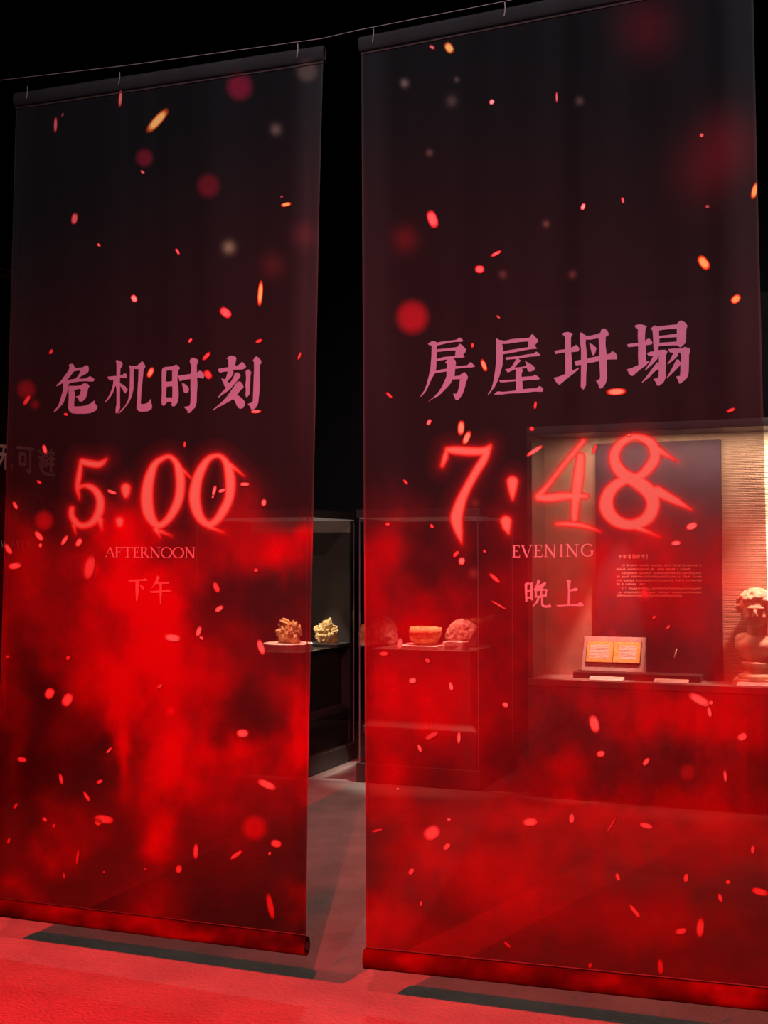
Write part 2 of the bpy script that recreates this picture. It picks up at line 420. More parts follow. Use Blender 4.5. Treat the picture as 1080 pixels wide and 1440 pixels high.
def set_print(me, rgb, al, dye=None):
    a = me.color_attributes.new('print', 'FLOAT_COLOR', 'POINT')
    buf = np.ones((len(rgb), 4), np.float32); buf[:, :3] = np.clip(rgb, 0, 1); buf[:, 3] = np.clip(al, 0, 1)
    a.data.foreach_set('color', buf.ravel())
    if dye is not None:
        b = me.attributes.new('dye', 'FLOAT', 'POINT'); b.data.foreach_set('value', np.clip(dye, 0, 1).astype(np.float32))

def np_mesh(name, V, Q, mat, parent, smooth=True):
    off = np.array(origin_of(parent))
    me = bpy.data.meshes.new(name)
    me.vertices.add(len(V)); me.vertices.foreach_set('co', (V - off).astype(np.float32).ravel())
    me.loops.add(Q.size); me.loops.foreach_set('vertex_index', Q.astype(np.int32).ravel())
    me.polygons.add(len(Q))
    me.polygons.foreach_set('loop_start', np.arange(0, Q.size, 4, dtype=np.int32))
    me.update(calc_edges=True)
    me.polygons.foreach_set('use_smooth', [smooth] * len(Q))
    me.materials.append(mat)
    o = bpy.data.objects.new(name, me); COL.objects.link(o); o.parent = parent
    return o, me

class Banner:
    """a gauze hung in a vertical plane: corners TL, TR, BR, BL in world space, n = unit vector to the viewers"""
    def __init__(s, corners, n):
        s.c = [np.array(c) for c in corners]; s.n = np.array(n)
    def sway(s, u):
        e = np.minimum(u, 1 - u)
        return 0.012 * sstep(.10, 0, e) * np.sin(u * 40) + 0.002 * np.sin(u * 9) * sstep(0, .2, e)
    def pt(s, u, v, off=0.0):
        u = np.asarray(u, float); v = np.asarray(v, float)
        a = s.c[0] * (1 - u)[:, None] + s.c[1] * u[:, None]; b = s.c[3] * (1 - u)[:, None] + s.c[2] * u[:, None]
        P = a * (1 - v)[:, None] + b * v[:, None]
        return P + s.n * (off + s.sway(u) * np.minimum(1, v * 6) * np.minimum(1, (1 - v) * 6))[:, None]
    def inv(s, P):
        """u, v of points lying in the plane (Newton on the bilinear patch)"""
        P = np.asarray(P, float); u = np.full(len(P), .5); v = np.full(len(P), .5)
        for _ in range(12):
            a = s.c[0] * (1 - u)[:, None] + s.c[1] * u[:, None]; b = s.c[3] * (1 - u)[:, None] + s.c[2] * u[:, None]
            X = a * (1 - v)[:, None] + b * v[:, None] - P
            du = (s.c[1] - s.c[0]) * (1 - v)[:, None] + (s.c[2] - s.c[3]) * v[:, None]; dv = b - a
            A = (du * du).sum(1); B = (du * dv).sum(1); C = (dv * dv).sum(1)
            e = -(du * X).sum(1); f = -(dv * X).sum(1); det = A * C - B * B
            u = u + (C * e - B * f) / det; v = v + (A * f - B * e) / det
        return u, v

def build_banner(root, bn, nu, nv, painter):
    U, V = np.meshgrid(np.linspace(0, 1, nu + 1), np.linspace(0.012, 0.985, nv + 1))
    P = bn.pt(U.ravel(), V.ravel())
    i = np.arange(nv)[:, None] * (nu + 1) + np.arange(nu)[None, :]
    Q = np.stack([i, i + nu + 1, i + nu + 2, i + 1], -1).reshape(-1, 4)
    fo, me = np_mesh('fabric', P, Q, M['gauze'], root)
    px, py = to_px(P)
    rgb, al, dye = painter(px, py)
    # selvedge: a slightly paler bound edge
    e = np.minimum(U.ravel(), 1 - U.ravel()); k = sstep(.005, .002, e)[:, None]
    rgb = rgb * (1 - k) + (rgb * 1.3 + .012) * k
    rgb = rgb + (.007 * sstep(.90, .96, U.ravel()) + .003 * sstep(.10, .04, U.ravel()))[:, None] * np.array((.8, 1, 1.1)) * sstep(760, 420, py)[:, None]  # reflected light near the side edges, painted paler into the upper print
    set_print(me, rgb, al, dye)
    # top sleeve and weighted bottom hem: flattened tubes of the same gauze
    for nm, v0, v1, thick, seg in (('top_sleeve', 0.0, 0.017, 0.014, 60), ('bottom_hem', 0.979, 1.0, 0.022, 120)):
        us = np.linspace(-0.004, 1.004, seg + 1); K = 14
        pts = []
        for k in range(K):
            a = 2 * math.pi * k / K
            vv = (v0 + v1) / 2 - math.sin(a) * (v1 - v0) / 2
            pts.append(bn.pt(us, np.full(seg + 1, vv)) + bn.n * (math.cos(a) * thick))
        P2 = np.stack(pts, 1).reshape(-1, 3)
        ii = np.arange(seg)[:, None] * K + np.arange(K)[None, :]
        jj = np.arange(seg)[:, None] * K + (np.arange(K)[None, :] + 1) % K
        Q2 = np.stack([ii, jj, jj + K, ii + K], -1).reshape(-1, 4)
        o2, m2 = np_mesh(nm, P2, Q2, M['gauze'], root)
        x2, y2 = to_px(P2); c2, a2, d2 = painter(x2, y2)
        if nm == 'top_sleeve':
            c2 = c2 * 1.5 + .004; a2 = np.full(len(c2), .78)
        else:
            c2 = c2 * .75 + RED * (.03 + 1.1 * fbm(x2 / 45, y2 / 30, 2)[:, None] ** 3); a2 = np.full(len(c2), .97)
        set_print(m2, c2, a2, d2)
    # a stitched seam above the hem
    us = np.linspace(0, 1, 60)
    for nm, vv in (('stitch_seam', .9775), ('stitch_seam', .0195)):
        L = bn.pt(us, np.full(60, vv), .003)
        MB().tube([Vector(p) for p in L], 0.0022, 5).obj(nm, M['rod'], root)
    # the bar inside the hem shows at both ends
    for u in (-0.006, 1.006):
        a = bn.pt(np.array([u]), np.array([.9895]))[0]; b = bn.pt(np.array([.03 if u < 0 else .97]), np.array([.9895]))[0]
        MB().tube([a, b], 0.014, 10).obj('weight_bar', M['rod'], root)

def decal(root, bn, name, polys, plane, mat, off=0.0022):
    """polys: list of [outer, hole, ...] in photo pixels; laid on the gauze"""
    verts = []; faces = []
    for pl in polys:
        loops = [[plane(x, y) for x, y in lp] for lp in pl]
        flat = [p for lp in loops for p in lp]
        tri = tessellate_polygon([[Vector((x, -y, 0)) for x, y in lp] for lp in pl])
        k = len(verts); verts += flat
        faces += [tuple(k + i for i in t) for t in tri]
    u, v = bn.inv(verts)
    P = bn.pt(u, v, off)
    return mesh_obj(name, P, faces, mat, root, fix=False)

def zp(ox, oy, sc, *loops): return [[(ox + x / sc, oy + y / sc) for x, y in lp] for lp in loops]

# characters traced as outlines with their holes
GL = {}
GL['wei'] = [zp(70,500,12,[(335,150),(395,140),(430,185),(435,212),(500,208),(570,202),(600,172),(640,165),(668,200),(668,260),(640,300),(570,335),(515,370),(500,390),(560,395),(625,385),(685,350),(735,375),(770,410),(735,443),(680,440),(600,437),(500,443),(400,455),(345,468),(325,500),(318,545),(305,620),(275,720),(240,810),(190,865),(130,925),(90,960),(75,950),(105,910),(155,850),(175,790),(205,690),(232,600),(240,500),(238,462),(200,485),(130,525),(120,510),(170,455),(215,410),(260,345),(310,280),(345,210),(335,170)],
    [(410,275),(460,260),(530,255),(505,310),(470,365),(445,390),(400,402),(305,415),(330,385),(380,325)]),
    zp(70,500,12,[(325,515),(400,515),(490,515),(545,500),(560,480),(615,470),(650,480),(680,520),(655,560),(645,620),(630,690),(600,745),(555,780),(510,780),(490,730),(445,690),(490,685),(515,670),(520,630),(540,590),(515,565),(480,572),(415,592),(435,620),(440,700),(430,740),(422,800),(425,862),(520,860),(600,848),(690,815),(735,780),(765,750),(768,805),(815,865),(795,920),(745,955),(690,975),(590,985),(480,985),(390,980),(345,945),(322,895),(328,800),(332,700),(328,590)])]
GL['ji'] = [zp(140,500,12,[(275,95),(300,72),(375,105),(395,140),(380,195),(355,225),(350,340),(400,318),(425,298),(455,310),(470,355),(455,383),(350,378),(348,460),(400,495),(450,530),(480,580),(440,640),(410,610),(385,560),(350,510),(350,890),(325,940),(300,985),(275,970),(275,900),(290,830),(290,560),(275,505),(262,545),(235,620),(190,700),(110,795),(92,788),(140,720),(180,645),(215,560),(235,470),(240,408),(190,420),(160,400),(132,362),(200,350),(290,345),(290,130)]),
    zp(140,500,12,[(498,165),(560,175),(630,175),(680,130),(725,92),(750,130),(778,185),(745,240),(735,350),(720,500),(705,650),(697,812),(740,822),(800,805),(840,770),(860,730),(875,745),(875,800),(890,850),(880,900),(820,940),(740,950),(670,945),(625,905),(630,830),(640,700),(640,600),(655,400),(660,230),(578,228),(578,400),(575,560),(550,680),(500,790),(440,870),(390,930),(330,985),(320,975),(380,905),(440,835),(485,745),(500,650),(512,500),(515,300),(515,215),(500,200)])]
GL['shi'] = [zp(215,495,12,[(150,320),(160,280),(190,255),(260,248),(340,240),(365,225),(395,212),(440,245),(460,275),(432,305),(425,370),(415,420),(420,520),(435,650),(435,760),(425,830),(400,880),(370,915),(330,920),(310,880),(325,845),(240,845),(225,870),(180,912),(150,885),(142,820),(152,700),(150,500)],
    [(232,312),(325,310),(325,485),(280,500),(220,500)],[(232,590),(310,578),(330,585),(328,768),(222,768)]),
    zp(215,495,12,[(620,145),(650,105),(690,95),(730,115),(772,135),(765,185),(745,210),(745,350),(790,315),(830,330),(865,375),(878,400),(850,455),(810,440),(748,432),(755,560),(745,700),(742,850),(715,940),(665,985),(635,1028),(580,1030),(590,1000),(550,955),(522,928),(590,915),(620,905),(635,860),(640,700),(635,560),(638,458),(560,465),(500,480),(455,495),(440,450),(418,415),(440,400),(530,385),(640,368),(650,300),(645,220),(630,180)]),
    zp(215,495,12,[(490,525),(540,540),(590,580),(612,630),(600,680),(560,697),(525,680),(505,600)])]
GL['ke'] = [zp(290,495,12,[(342,115),(375,90),(410,60),(490,75),(518,105),(505,165),(492,235),(540,228),(580,200),(612,165),(650,200),(685,240),(670,275),(630,295),(455,305),(470,340),(460,380),(425,430),(370,495),(395,530),(430,490),(470,420),(490,355),(545,345),(590,395),(580,430),(530,490),(470,560),(400,640),(300,710),(205,775),(200,765),(260,690),(340,605),(315,580),(285,500),(258,445),(325,465),(350,410),(370,330),(310,335),(235,352),(215,330),(205,290),(240,278),(310,268),(380,258),(380,180),(372,120)]),
    zp(290,495,12,[(500,545),(545,500),(580,498),(625,545),(640,600),(590,645),(525,725),(560,745),(615,785),(660,840),(662,890),(640,940),(590,962),(545,945),(515,890),(490,830),(462,795),(400,835),(300,890),(200,940),(125,985),(110,980),(180,920),(270,845),(350,760),(420,660),(470,595)]),
    zp(290,495,12,[(672,330),(700,300),(735,298),(768,345),(755,400),(750,560),(742,715),(695,770),(670,740),(678,640),(670,560),(682,450)]),
    zp(290,495,12,[(795,140),(850,72),(900,105),(938,150),(935,195),(912,235),(910,400),(915,560),(905,700),(885,870),(850,940),(785,995),(760,960),(740,915),(705,885),(765,858),(795,835),(800,700),(808,500),(815,300),(815,180)])]
GL['fang'] = [zp(585,470,10.8,[(185,150),(240,115),(270,103),(330,130),(450,105),(560,97),(620,85),(670,52),(700,75),(725,105),(690,118),(600,120),(480,140),(325,178),(325,232),(450,222),(570,205),(630,198),(670,145),(720,180),(768,235),(755,280),(720,310),(748,350),(690,358),(570,372),(605,400),(612,440),(605,485),(700,482),(780,475),(835,422),(870,455),(905,492),(850,508),(740,512),(600,530),(592,640),(660,632),(700,600),(740,578),(770,600),(795,655),(770,720),(745,820),(710,920),(650,1000),(610,1005),(590,960),(568,905),(615,905),(640,870),(660,790),(675,685),(555,690),(540,740),(490,800),(420,870),(350,940),(280,970),(200,1025),(195,1020),(260,970),(340,890),(400,800),(440,715),(470,640),(470,570),(310,592),(290,600),(240,690),(200,780),(150,880),(80,955),(72,945),(130,860),(170,760),(200,640),(225,520),(240,350),(245,180),(200,165)],
    [(325,272),(430,262),(520,250),(608,250),(600,330),(520,340),(420,350),(325,382)],[(318,410),(400,398),(490,385),(465,410),(448,435),(475,450),(475,525),(400,535),(310,560)])]
GL['wu'] = [zp(680,465,10.8,[(190,150),(205,115),(235,140),(320,155),(430,130),(560,118),(690,112),(740,48),(780,90),(835,150),(810,190),(780,225),(815,275),(740,280),(640,295),(520,320),(400,345),(300,360),(295,420),(290,530),(260,640),(225,750),(170,860),(80,975),(65,970),(120,890),(150,780),(170,660),(190,520),(195,330)],
    [(285,205),(400,198),(540,175),(680,165),(680,250),(560,270),(430,290),(300,315)]),
    zp(680,465,10.8,[(335,405),(420,400),(540,385),(660,360),(760,348),(800,318),(840,340),(865,385),(800,390),(700,398),(560,420),(530,428),(570,455),(500,530),(470,562),(560,555),(650,535),(650,500),(625,462),(680,485),(750,530),(785,570),(770,605),(700,628),(670,610),(658,565),(580,580),(605,610),(580,640),(580,705),(680,695),(750,690),(785,668),(830,700),(858,730),(830,748),(700,748),(590,765),(595,890),(700,880),(800,875),(850,838),(905,875),(905,920),(880,930),(780,925),(560,950),(400,955),(280,970),(170,970),(165,962),(215,922),(300,930),(400,920),(495,908),(495,768),(400,778),(260,790),(235,750),(340,750),(490,742),(490,660),(492,585),(430,610),(370,638),(350,610),(328,588),(400,575),(440,530),(480,460),(495,430),(420,435),(340,445)])]
GL['tan'] = [zp(775,455,10.8,[(162,155),(200,135),(260,128),(332,152),(310,195),(302,210),(302,372),(345,345),(380,322),(410,350),(432,385),(410,425),(305,435),(315,560),(318,715),(370,695),(420,670),(420,690),(350,755),(250,830),(125,935),(85,905),(40,825),(120,805),(215,765),(215,600),(212,440),(140,448),(65,465),(52,415),(120,402),(215,390),(210,270),(212,205)]),
    zp(775,455,10.8,[(435,180),(440,145),(465,135),(530,185),(600,185),(700,160),(755,135),(760,95),(800,72),(850,100),(878,155),(870,185),(830,205),(828,330),(845,470),(890,460),(930,418),(985,450),(1005,500),(1003,545),(920,545),(845,550),(850,700),(850,850),(830,910),(790,970),(755,990),(730,980),(720,930),(680,870),(730,850),(745,820),(740,700),(730,570),(640,590),(540,605),(548,640),(535,760),(530,940),(490,1010),(450,960),(455,800),(455,625),(375,638),(355,570),(455,550),(455,400),(440,250)],
    [(530,245),(600,245),(722,225),(730,350),(728,495),(640,510),(545,535),(540,420),(525,300)]),
    zp(775,455,10.8,[(578,295),(640,325),(692,375),(670,450),(650,485),(625,475),(600,380)])]
GL['ta'] = [zp(878,445,10.8,[(155,150),(200,125),(260,122),(348,150),(325,190),(318,250),(315,375),(350,345),(380,333),(415,375),(432,400),(415,428),(325,442),(330,560),(335,685),(385,672),(340,740),(240,810),(125,910),(80,885),(40,805),(110,785),(215,740),(210,600),(212,455),(130,462),(60,470),(45,425),(120,412),(212,405),(205,300),(210,200)]),
    zp(878,445,10.8,[(405,185),(460,138),(510,155),(640,140),(800,122),(825,85),(865,62),(920,90),(962,145),(945,195),(940,330),(935,400),(900,440),(855,475),(790,442),(680,445),(525,455),(515,515),(620,508),(662,535),(635,590),(632,720),(632,930),(595,1010),(520,1062),(490,1040),(480,1000),(440,950),(510,940),(525,880),(525,800),(450,850),(380,930),(275,1010),(268,1000),(340,910),(400,830),(450,760),(500,698),(525,715),(528,610),(510,640),(440,720),(320,825),(312,820),(370,730),(440,605),(370,605),(345,560),(400,538),(460,530),(445,480),(440,350),(430,220)],
    [(530,215),(660,198),(800,195),(800,262),(660,285),(530,298)],[(535,340),(660,325),(800,320),(795,385),(660,395),(535,405)]),
    zp(878,445,10.8,[(668,500),(760,490),(870,490),(920,465),(1000,490),(1005,530),(985,580),(985,700),(980,850),(960,930),(900,990),(840,1028),(825,1000),(790,915),(850,905),(855,820),(855,735),(780,820),(655,940),(645,932),(700,840),(750,740),(795,655),(830,660),(862,715),(865,640),(855,555),(808,555),(825,590),(780,640),(665,730),(655,720),(710,640),(745,560),(690,545)])]
GL['xia'] = [zp(140,760,7.2,[(280,400),(370,395),(450,392),(468,382),(490,410),(400,412),(398,520),(385,610),(370,612),(365,500),(365,415),(310,418)]), zp(140,760,7.2,[(405,445),(448,470),(445,500),(420,480)])]
GL['wu_noon'] = [zp(140,760,7.2,[(585,355),(612,375),(590,420),(690,418),(712,428),(690,438),(632,441),(632,503),(690,495),(728,512),(715,522),(632,525),(625,640),(612,645),(608,530),(525,533),(510,515),(608,505),(608,442),(572,440),(535,485),(525,490),(560,420)])]
GL['wan'] = [zp(710,755,7.714,[(215,510),(235,495),(280,500),(300,490),(305,520),(300,660),(305,690),(285,688),(275,665),(245,672),(245,700),(225,708),(220,620)],[(243,515),(278,512),(278,570),(243,575)],[(243,595),(278,590),(278,645),(243,652)]),
    zp(710,755,7.714,[(355,455),(390,485),(360,520),(410,505),(430,490),(450,500),(430,530),(410,560),(465,570),(455,600),(455,650),(430,650),(415,655),(415,720),(430,745),(475,740),(490,715),(505,765),(430,768),(395,745),(392,660),(380,655),(360,710),(310,755),(300,752),(340,700),(355,660),(330,660),(325,590),(315,570),(345,510)],[(345,590),(385,585),(385,635),(350,640)],[(405,585),(440,580),(435,625),(405,632)])]
GL['shang'] = [zp(710,755,7.714,[(665,470),(690,460),(720,480),(710,510),(710,570),(760,555),(780,552),(795,572),(780,585),(710,590),(708,735),(780,728),(825,705),(860,745),(830,752),(700,748),(580,755),(550,740),(620,738),(682,735),(685,600),(680,500)])]

# roman capitals: strokes (x0,y0,x1,y1,width) in a unit box, y down
SER = 0.035
LET = {
 'A': [(.5,0,.06,.98,.05),(.5,0,.92,.98,.13),(.22,.62,.76,.62,.05),(-.04,.98,.2,.98,SER),(.74,.98,1.04,.98,SER)],
 'F': [(.22,0,.22,1,.14),(.05,.02,.9,.02,.05),(.22,.48,.7,.48,.05),(.9,0,.9,.2,SER),(.7,.38,.7,.58,SER),(.02,.98,.46,.98,SER)],
 'T': [(.5,0,.5,1,.14),(.02,.03,.98,.03,.055),(.02,0,.02,.2,SER),(.98,0,.98,.2,SER),(.28,.98,.72,.98,SER)],
 'E': [(.22,0,.22,1,.14),(.03,.02,.9,.02,.05),(.22,.48,.72,.48,.05),(.03,.97,.96,.97,.06),(.9,0,.9,.2,SER),(.72,.38,.72,.58,SER),(.96,.78,.96,.98,SER)],
 'R': [(.2,0,.2,1,.14),(.02,.02,.5,.02,.05),(.5,.02,.68,.1,.08),(.68,.1,.7,.3,.13),(.7,.3,.55,.48,.1),(.55,.5,.2,.5,.05),(.42,.5,.95,.98,.12),(.0,.98,.42,.98,SER),(.82,.98,1.04,.98,SER)],
 'N': [(.14,0,.14,1,.06),(.1,0,.88,1,.14),(.88,0,.88,1,.06),(-.04,.02,.2,.02,SER),(-.02,.98,.32,.98,SER),(.7,.02,1.04,.02,SER)],
 'V': [(.1,0,.5,1,.13),(.9,0,.5,1,.05),(-.04,.02,.3,.02,SER),(.74,.02,1.04,.02,SER)],
 'I': [(.5,0,.5,1,.14),(.1,.02,.9,.02,SER),(.1,.98,.9,.98,SER)],
 'M': [(.14,0,.08,1,.05),(.14,0,.5,.98,.11),(.86,0,.5,.98,.05),(.86,0,.92,1,.11),(-.02,.98,.22,.98,SER),(.78,.98,1.04,.98,SER)],
}
def arc_strokes(a0, a1, n=20, g=False):
    out = []
    for i in range(n):
        t0 = math.radians(a0 + (a1 - a0) * i / n); t1 = math.radians(a0 + (a1 - a0) * (i + 1) / n)
        w_ = 0.045 + 0.085 * abs(math.cos((t0 + t1) / 2))
        out.append((.5 + .46 * math.cos(t0), .5 + .49 * math.sin(t0), .5 + .46 * math.cos(t1), .5 + .49 * math.sin(t1), w_))
    return out
LET['O'] = arc_strokes(0, 360, 28)
LET['G'] = arc_strokes(48, 312, 22) + [(.84,.55,.84,.9,.12),(.66,.56,1.0,.56,SER),(.84,.08,.84,.26,SER)]
def letter_polys(ch, x0, x1, y0, y1):
    W_, H_ = x1 - x0, y1 - y0; out = []
    for a, b, c, d, wd in LET[ch]:
        p = Vector((x0 + a * W_, y0 + b * H_)); q = Vector((x0 + c * W_, y0 + d * H_))
        t = (q - p); 
        if t.length < 1e-6: continue
        t.normalize(); n_ = Vector((-t.y, t.x)) * (wd * H_ * .55); t = t * (.01 * H_)
        p, q = p - t, q + t
        out.append([[tuple(p + n_), tuple(q + n_), tuple(q - n_), tuple(p - n_)]])
    return out
def stroke_polys(strokes, x0, x1, y0, y1, wd):
    out = []
    for st in strokes:
        for (a, b), (c, d) in zip(st[:-1], st[1:]):
            p = Vector((x0 + a * (x1 - x0), y0 + b * (y1 - y0))); q = Vector((x0 + c * (x1 - x0), y0 + d * (y1 - y0)))
            t = (q - p).normalized(); n_ = Vector((-t.y, t.x)) * wd; t = t * wd * .6
            p, q = p - t, q + t
            out.append([[tuple(p + n_), tuple(q + n_), tuple(q - n_), tuple(p - n_)]])
    return out

# embers: (x, y, length, width, angle up-right, tone)   tone o orange, r red, s salmon, d dim
EMB_L = [(170,139,24,5,86,'r'),(79,176,22,5,88,'r'),(89,162,6,3,60,'d'),(222,170,42,13,48,'o'),(201,242,7,4,-40,'r'),(403,288,14,6,12,'o'),(397,277,4,3,0,'d'),(106,308,16,9,80,'r'),(140,345,6,4,-40,'r'),(250,354,10,4,-60,'r'),
 (367,413,35,7,86,'o'),(318,440,18,12,-40,'r'),(189,420,11,8,-60,'s'),(268,479,7,4,50,'r'),(365,480,10,5,20,'r'),(291,501,15,6,45,'r'),(212,524,16,8,65,'o'),(293,527,14,10,-55,'r'),(422,501,11,4,70,'d'),(73,495,8,5,60,'r'),
 (39,563,16,6,60,'r'),(94,583,6,4,-20,'r'),(361,579,14,5,3,'s'),(64,632,13,6,-72,'s'),(260,625,9,3,88,'r'),(56,678,8,4,-35,'r'),(24,711,12,5,-66,'s'),(158,692,14,5,-20,'s'),(302,690,15,5,75,'s'),(300,699,5,3,75,'s'),(313,690,11,5,18,'s'),(345,681,14,5,0,'s'),
 (56,754,17,8,-50,'s'),(58,767,6,5,80,'s'),(92,760,16,6,58,'s'),(112,763,13,8,60,'s'),(14,772,18,8,-52,'s'),(23,796,17,9,8,'s'),(127,798,36,15,78,'d'),(372,707,10,7,80,'s'),(361,802,6,6,0,'r'),(309,856,13,7,32,'s'),(305,826,16,8,-66,'d'),
 (14,923,5,4,0,'r'),(97,925,7,6,60,'d'),(71,975,16,13,60,'s'),(96,984,20,14,60,'s'),(32,1068,13,7,-8,'s'),(243,897,23,11,-8,'s'),(280,888,15,7,70,'s'),(284,897,7,4,-40,'s'),(225,965,10,5,30,'r'),(368,910,22,9,-72,'s'),(342,1031,17,12,0,'s'),
 (376,1103,28,11,-25,'s'),(87,1095,15,5,-78,'s'),(141,1099,9,5,20,'s'),(123,1120,16,5,-58,'s'),(154,1055,11,4,50,'s'),(147,1152,27,12,-10,'s'),(139,1156,10,9,60,'s'),(64,1152,8,5,-40,'s'),(77,1161,7,4,60,'r'),(23,1133,9,4,55,'r'),
 (14,1182,9,4,80,'r'),(110,1205,22,4,82,'d'),(91,1231,9,4,-80,'d'),(276,1197,22,7,88,'s'),(333,1202,20,6,35,'s'),(389,1186,15,11,-15,'s'),(380,1200,6,4,80,'s'),(252,1222,11,9,70,'s'),(381,1274,36,9,-78,'d'),(335,1203,6,3,30,'s'),(205,1222,4,4,0,'d'),(147,1226,4,3,0,'d')]
EMB_R = [(632,68,17,12,-60,'o'),(608,67,9,5,-30,'r'),(692,144,8,7,50,'s'),(783,137,15,3,90,'r'),(987,191,6,6,0,'r'),(609,309,25,14,-70,'r'),(820,291,10,6,68,'s'),(876,282,9,4,-78,'r'),(995,291,6,5,0,'d'),(675,379,13,11,0,'r'),(698,357,16,5,28,'r'),
 (990,370,22,13,-55,'o'),(1035,421,15,11,38,'o'),(1062,270,24,9,75,'o'),(701,446,7,3,-40,'d'),(681,514,18,7,-70,'o'),(548,556,11,4,-42,'r'),(665,486,7,4,85,'r'),(753,570,11,4,82,'r'),(867,551,28,10,3,'o'),(1028,577,13,5,22,'r'),(604,594,9,6,60,'s'),
 (649,602,21,10,86,'o'),(657,616,21,9,66,'o'),(748,603,7,6,-30,'r'),(752,634,26,6,33,'s'),(836,632,16,5,68,'r'),(885,612,4,4,0,'o'),(571,678,9,4,-48,'r'),(546,737,6,5,0,'r'),(608,740,7,5,-50,'r'),(642,779,11,6,48,'r'),(650,789,11,9,80,'s'),(696,813,20,6,-42,'r'),
 (682,775,5,4,-40,'r'),(973,740,17,10,22,'s'),(951,764,14,7,5,'s'),(702,851,26,3,-30,'d'),(563,905,16,9,82,'s'),(541,919,13,6,0,'r'),(602,929,8,6,-30,'r'),(581,957,11,8,10,'s'),(635,965,13,6,-78,'s'),(711,991,9,7,-20,'s'),(836,1018,26,14,-75,'s'),
 (984,984,34,13,-28,'s'),(998,1001,16,6,-78,'s'),(845,1060,12,9,10,'s'),(909,1071,13,7,52,'s'),(1044,1036,15,11,25,'s'),(608,1034,22,8,28,'d'),(646,1037,18,5,88,'s'),(591,1052,12,5,-70,'s'),(1020,1091,17,5,-85,'s'),(746,1156,22,12,3,'s'),(804,1151,15,8,88,'s'),
 (909,1161,20,8,-15,'s'),(860,1160,26,3,58,'d'),(608,1171,26,20,32,'s'),(629,1190,13,8,48,'s'),(632,1152,6,4,0,'s'),(579,1225,11,7,55,'s'),(532,1167,16,4,12,'d'),(593,1270,8,4,85,'s'),(965,1234,13,7,85,'s'),(1024,1240,7,6,0,'s'),(869,1233,12,6,-72,'s'),
 (1013,1262,13,6,-72,'s'),(1069,1253,24,10,-12,'s'),(1059,1194,13,6,85,'s'),(893,1281,24,6,-52,'s'),(958,1309,17,9,14,'s'),(985,1304,27,11,86,'s'),(929,1359,22,8,-86,'d'),(714,1328,14,4,-42,'r'),(830,1357,8,5,80,'d'),(1000,988,6,6,0,'s'),(560,1109,5,4,0,'s'),(920,868,6,4,60,'r'),(940,882,8,4,55,'d')]
def tone(t, y):
    if t == 'o': c0, c1 = ((.55,.34,.10), (.28,.045,.012)) if y < 480 else ((.26,.24,.14), (.17,.02,.01))
    elif t == 'r': c0, c1 = ((.42,.10,.10), (.26,.02,.03)) if y < 480 else ((.20,.05,.05), (.16,.01,.012))
    elif t == 's': c0, c1 = ((.50,.30,.30), (.34,.05,.06)) if y < 480 else ((.235,.15,.13), (.20,.04,.04))
    else: c0, c1 = ((.16,.05,.06), (.10,.02,.02)) if y < 480 else ((.19,.05,.05), (.15,.015,.015))
    return np.array(c0), np.array(c1)
def ember_part(root, bn, lst, plane):
    V = []; F = []; C = []; A = []
    for x, y, L, W_, a, t in lst:
        a = math.radians(-a); c0, c1 = tone(t, y); n = 14; k = len(V)
        V.append((x, y)); C.append(c0); A.append(.94)
        for sc, col, alp in ((.55, c0, .94), (.86, c1, .9), (1.12, c1 * .8, .0)):
            for i in range(n):
                th = 2 * math.pi * i / n
                e = lambda q: math.copysign(abs(q) ** .85, q)
                dx = e(math.cos(th)) * L / 2 * sc; dy = e(math.sin(th)) * W_ / 2 * sc
                V.append((x + dx * math.cos(a) - dy * math.sin(a), y + dx * math.sin(a) + dy * math.cos(a))); C.append(col); A.append(alp)
        for i in range(n):
            j = (i + 1) % n
            F.append((k, k + 1 + i, k + 1 + j))
            for r in range(2):
                F.append((k + 1 + r * n + i, k + 1 + r * n + n + i, k + 1 + r * n + n + j, k + 1 + r * n + j))
    u, v = bn.inv([plane(x, y) for x, y in V])
    P = bn.pt(np.clip(u, 0.001, .999), v, .0035)
    o = mesh_obj('ember_print', P, F, M['ember'], root, fix=False)
    set_print(o.data, np.array(C), np.array(A))
    o['kind'] = 'stuff'
def ember_mat():
    m, n, out = nt('ember_print')
    at = n.nodes.new('ShaderNodeAttribute'); at.attribute_name = 'print'
    d = n.nodes.new('ShaderNodeBsdfDiffuse'); tr = n.nodes.new('ShaderNodeBsdfTransparent'); mx = n.nodes.new('ShaderNodeMixShader')
    n.links.new(at.outputs['Color'], d.inputs['Color']); n.links.new(at.outputs['Alpha'], mx.inputs['Fac'])
    n.links.new(tr.outputs[0], mx.inputs[1]); n.links.new(d.outputs[0], mx.inputs[2]); n.links.new(mx.outputs[0], out.inputs['Surface'])
    return m
M['ember'] = ember_mat()

# ------------------------------------------------------------------ the two large gauzes
YB = 3.7
plane_b = lambda x, y: at_y(x, y, YB)
def corners(px): return [at_y(x, y, YB) for x, y in px]
cl = corners([(23, 131), (455, 64), (430, 1344), (-8, 1288)])
cr_ = corners([(508, 52), (1058, -58), (1094, 1424), (515, 1362)])
BL, BR = Banner(cl, (0, -1, 0)), Banner(cr_, (0, -1, 0))

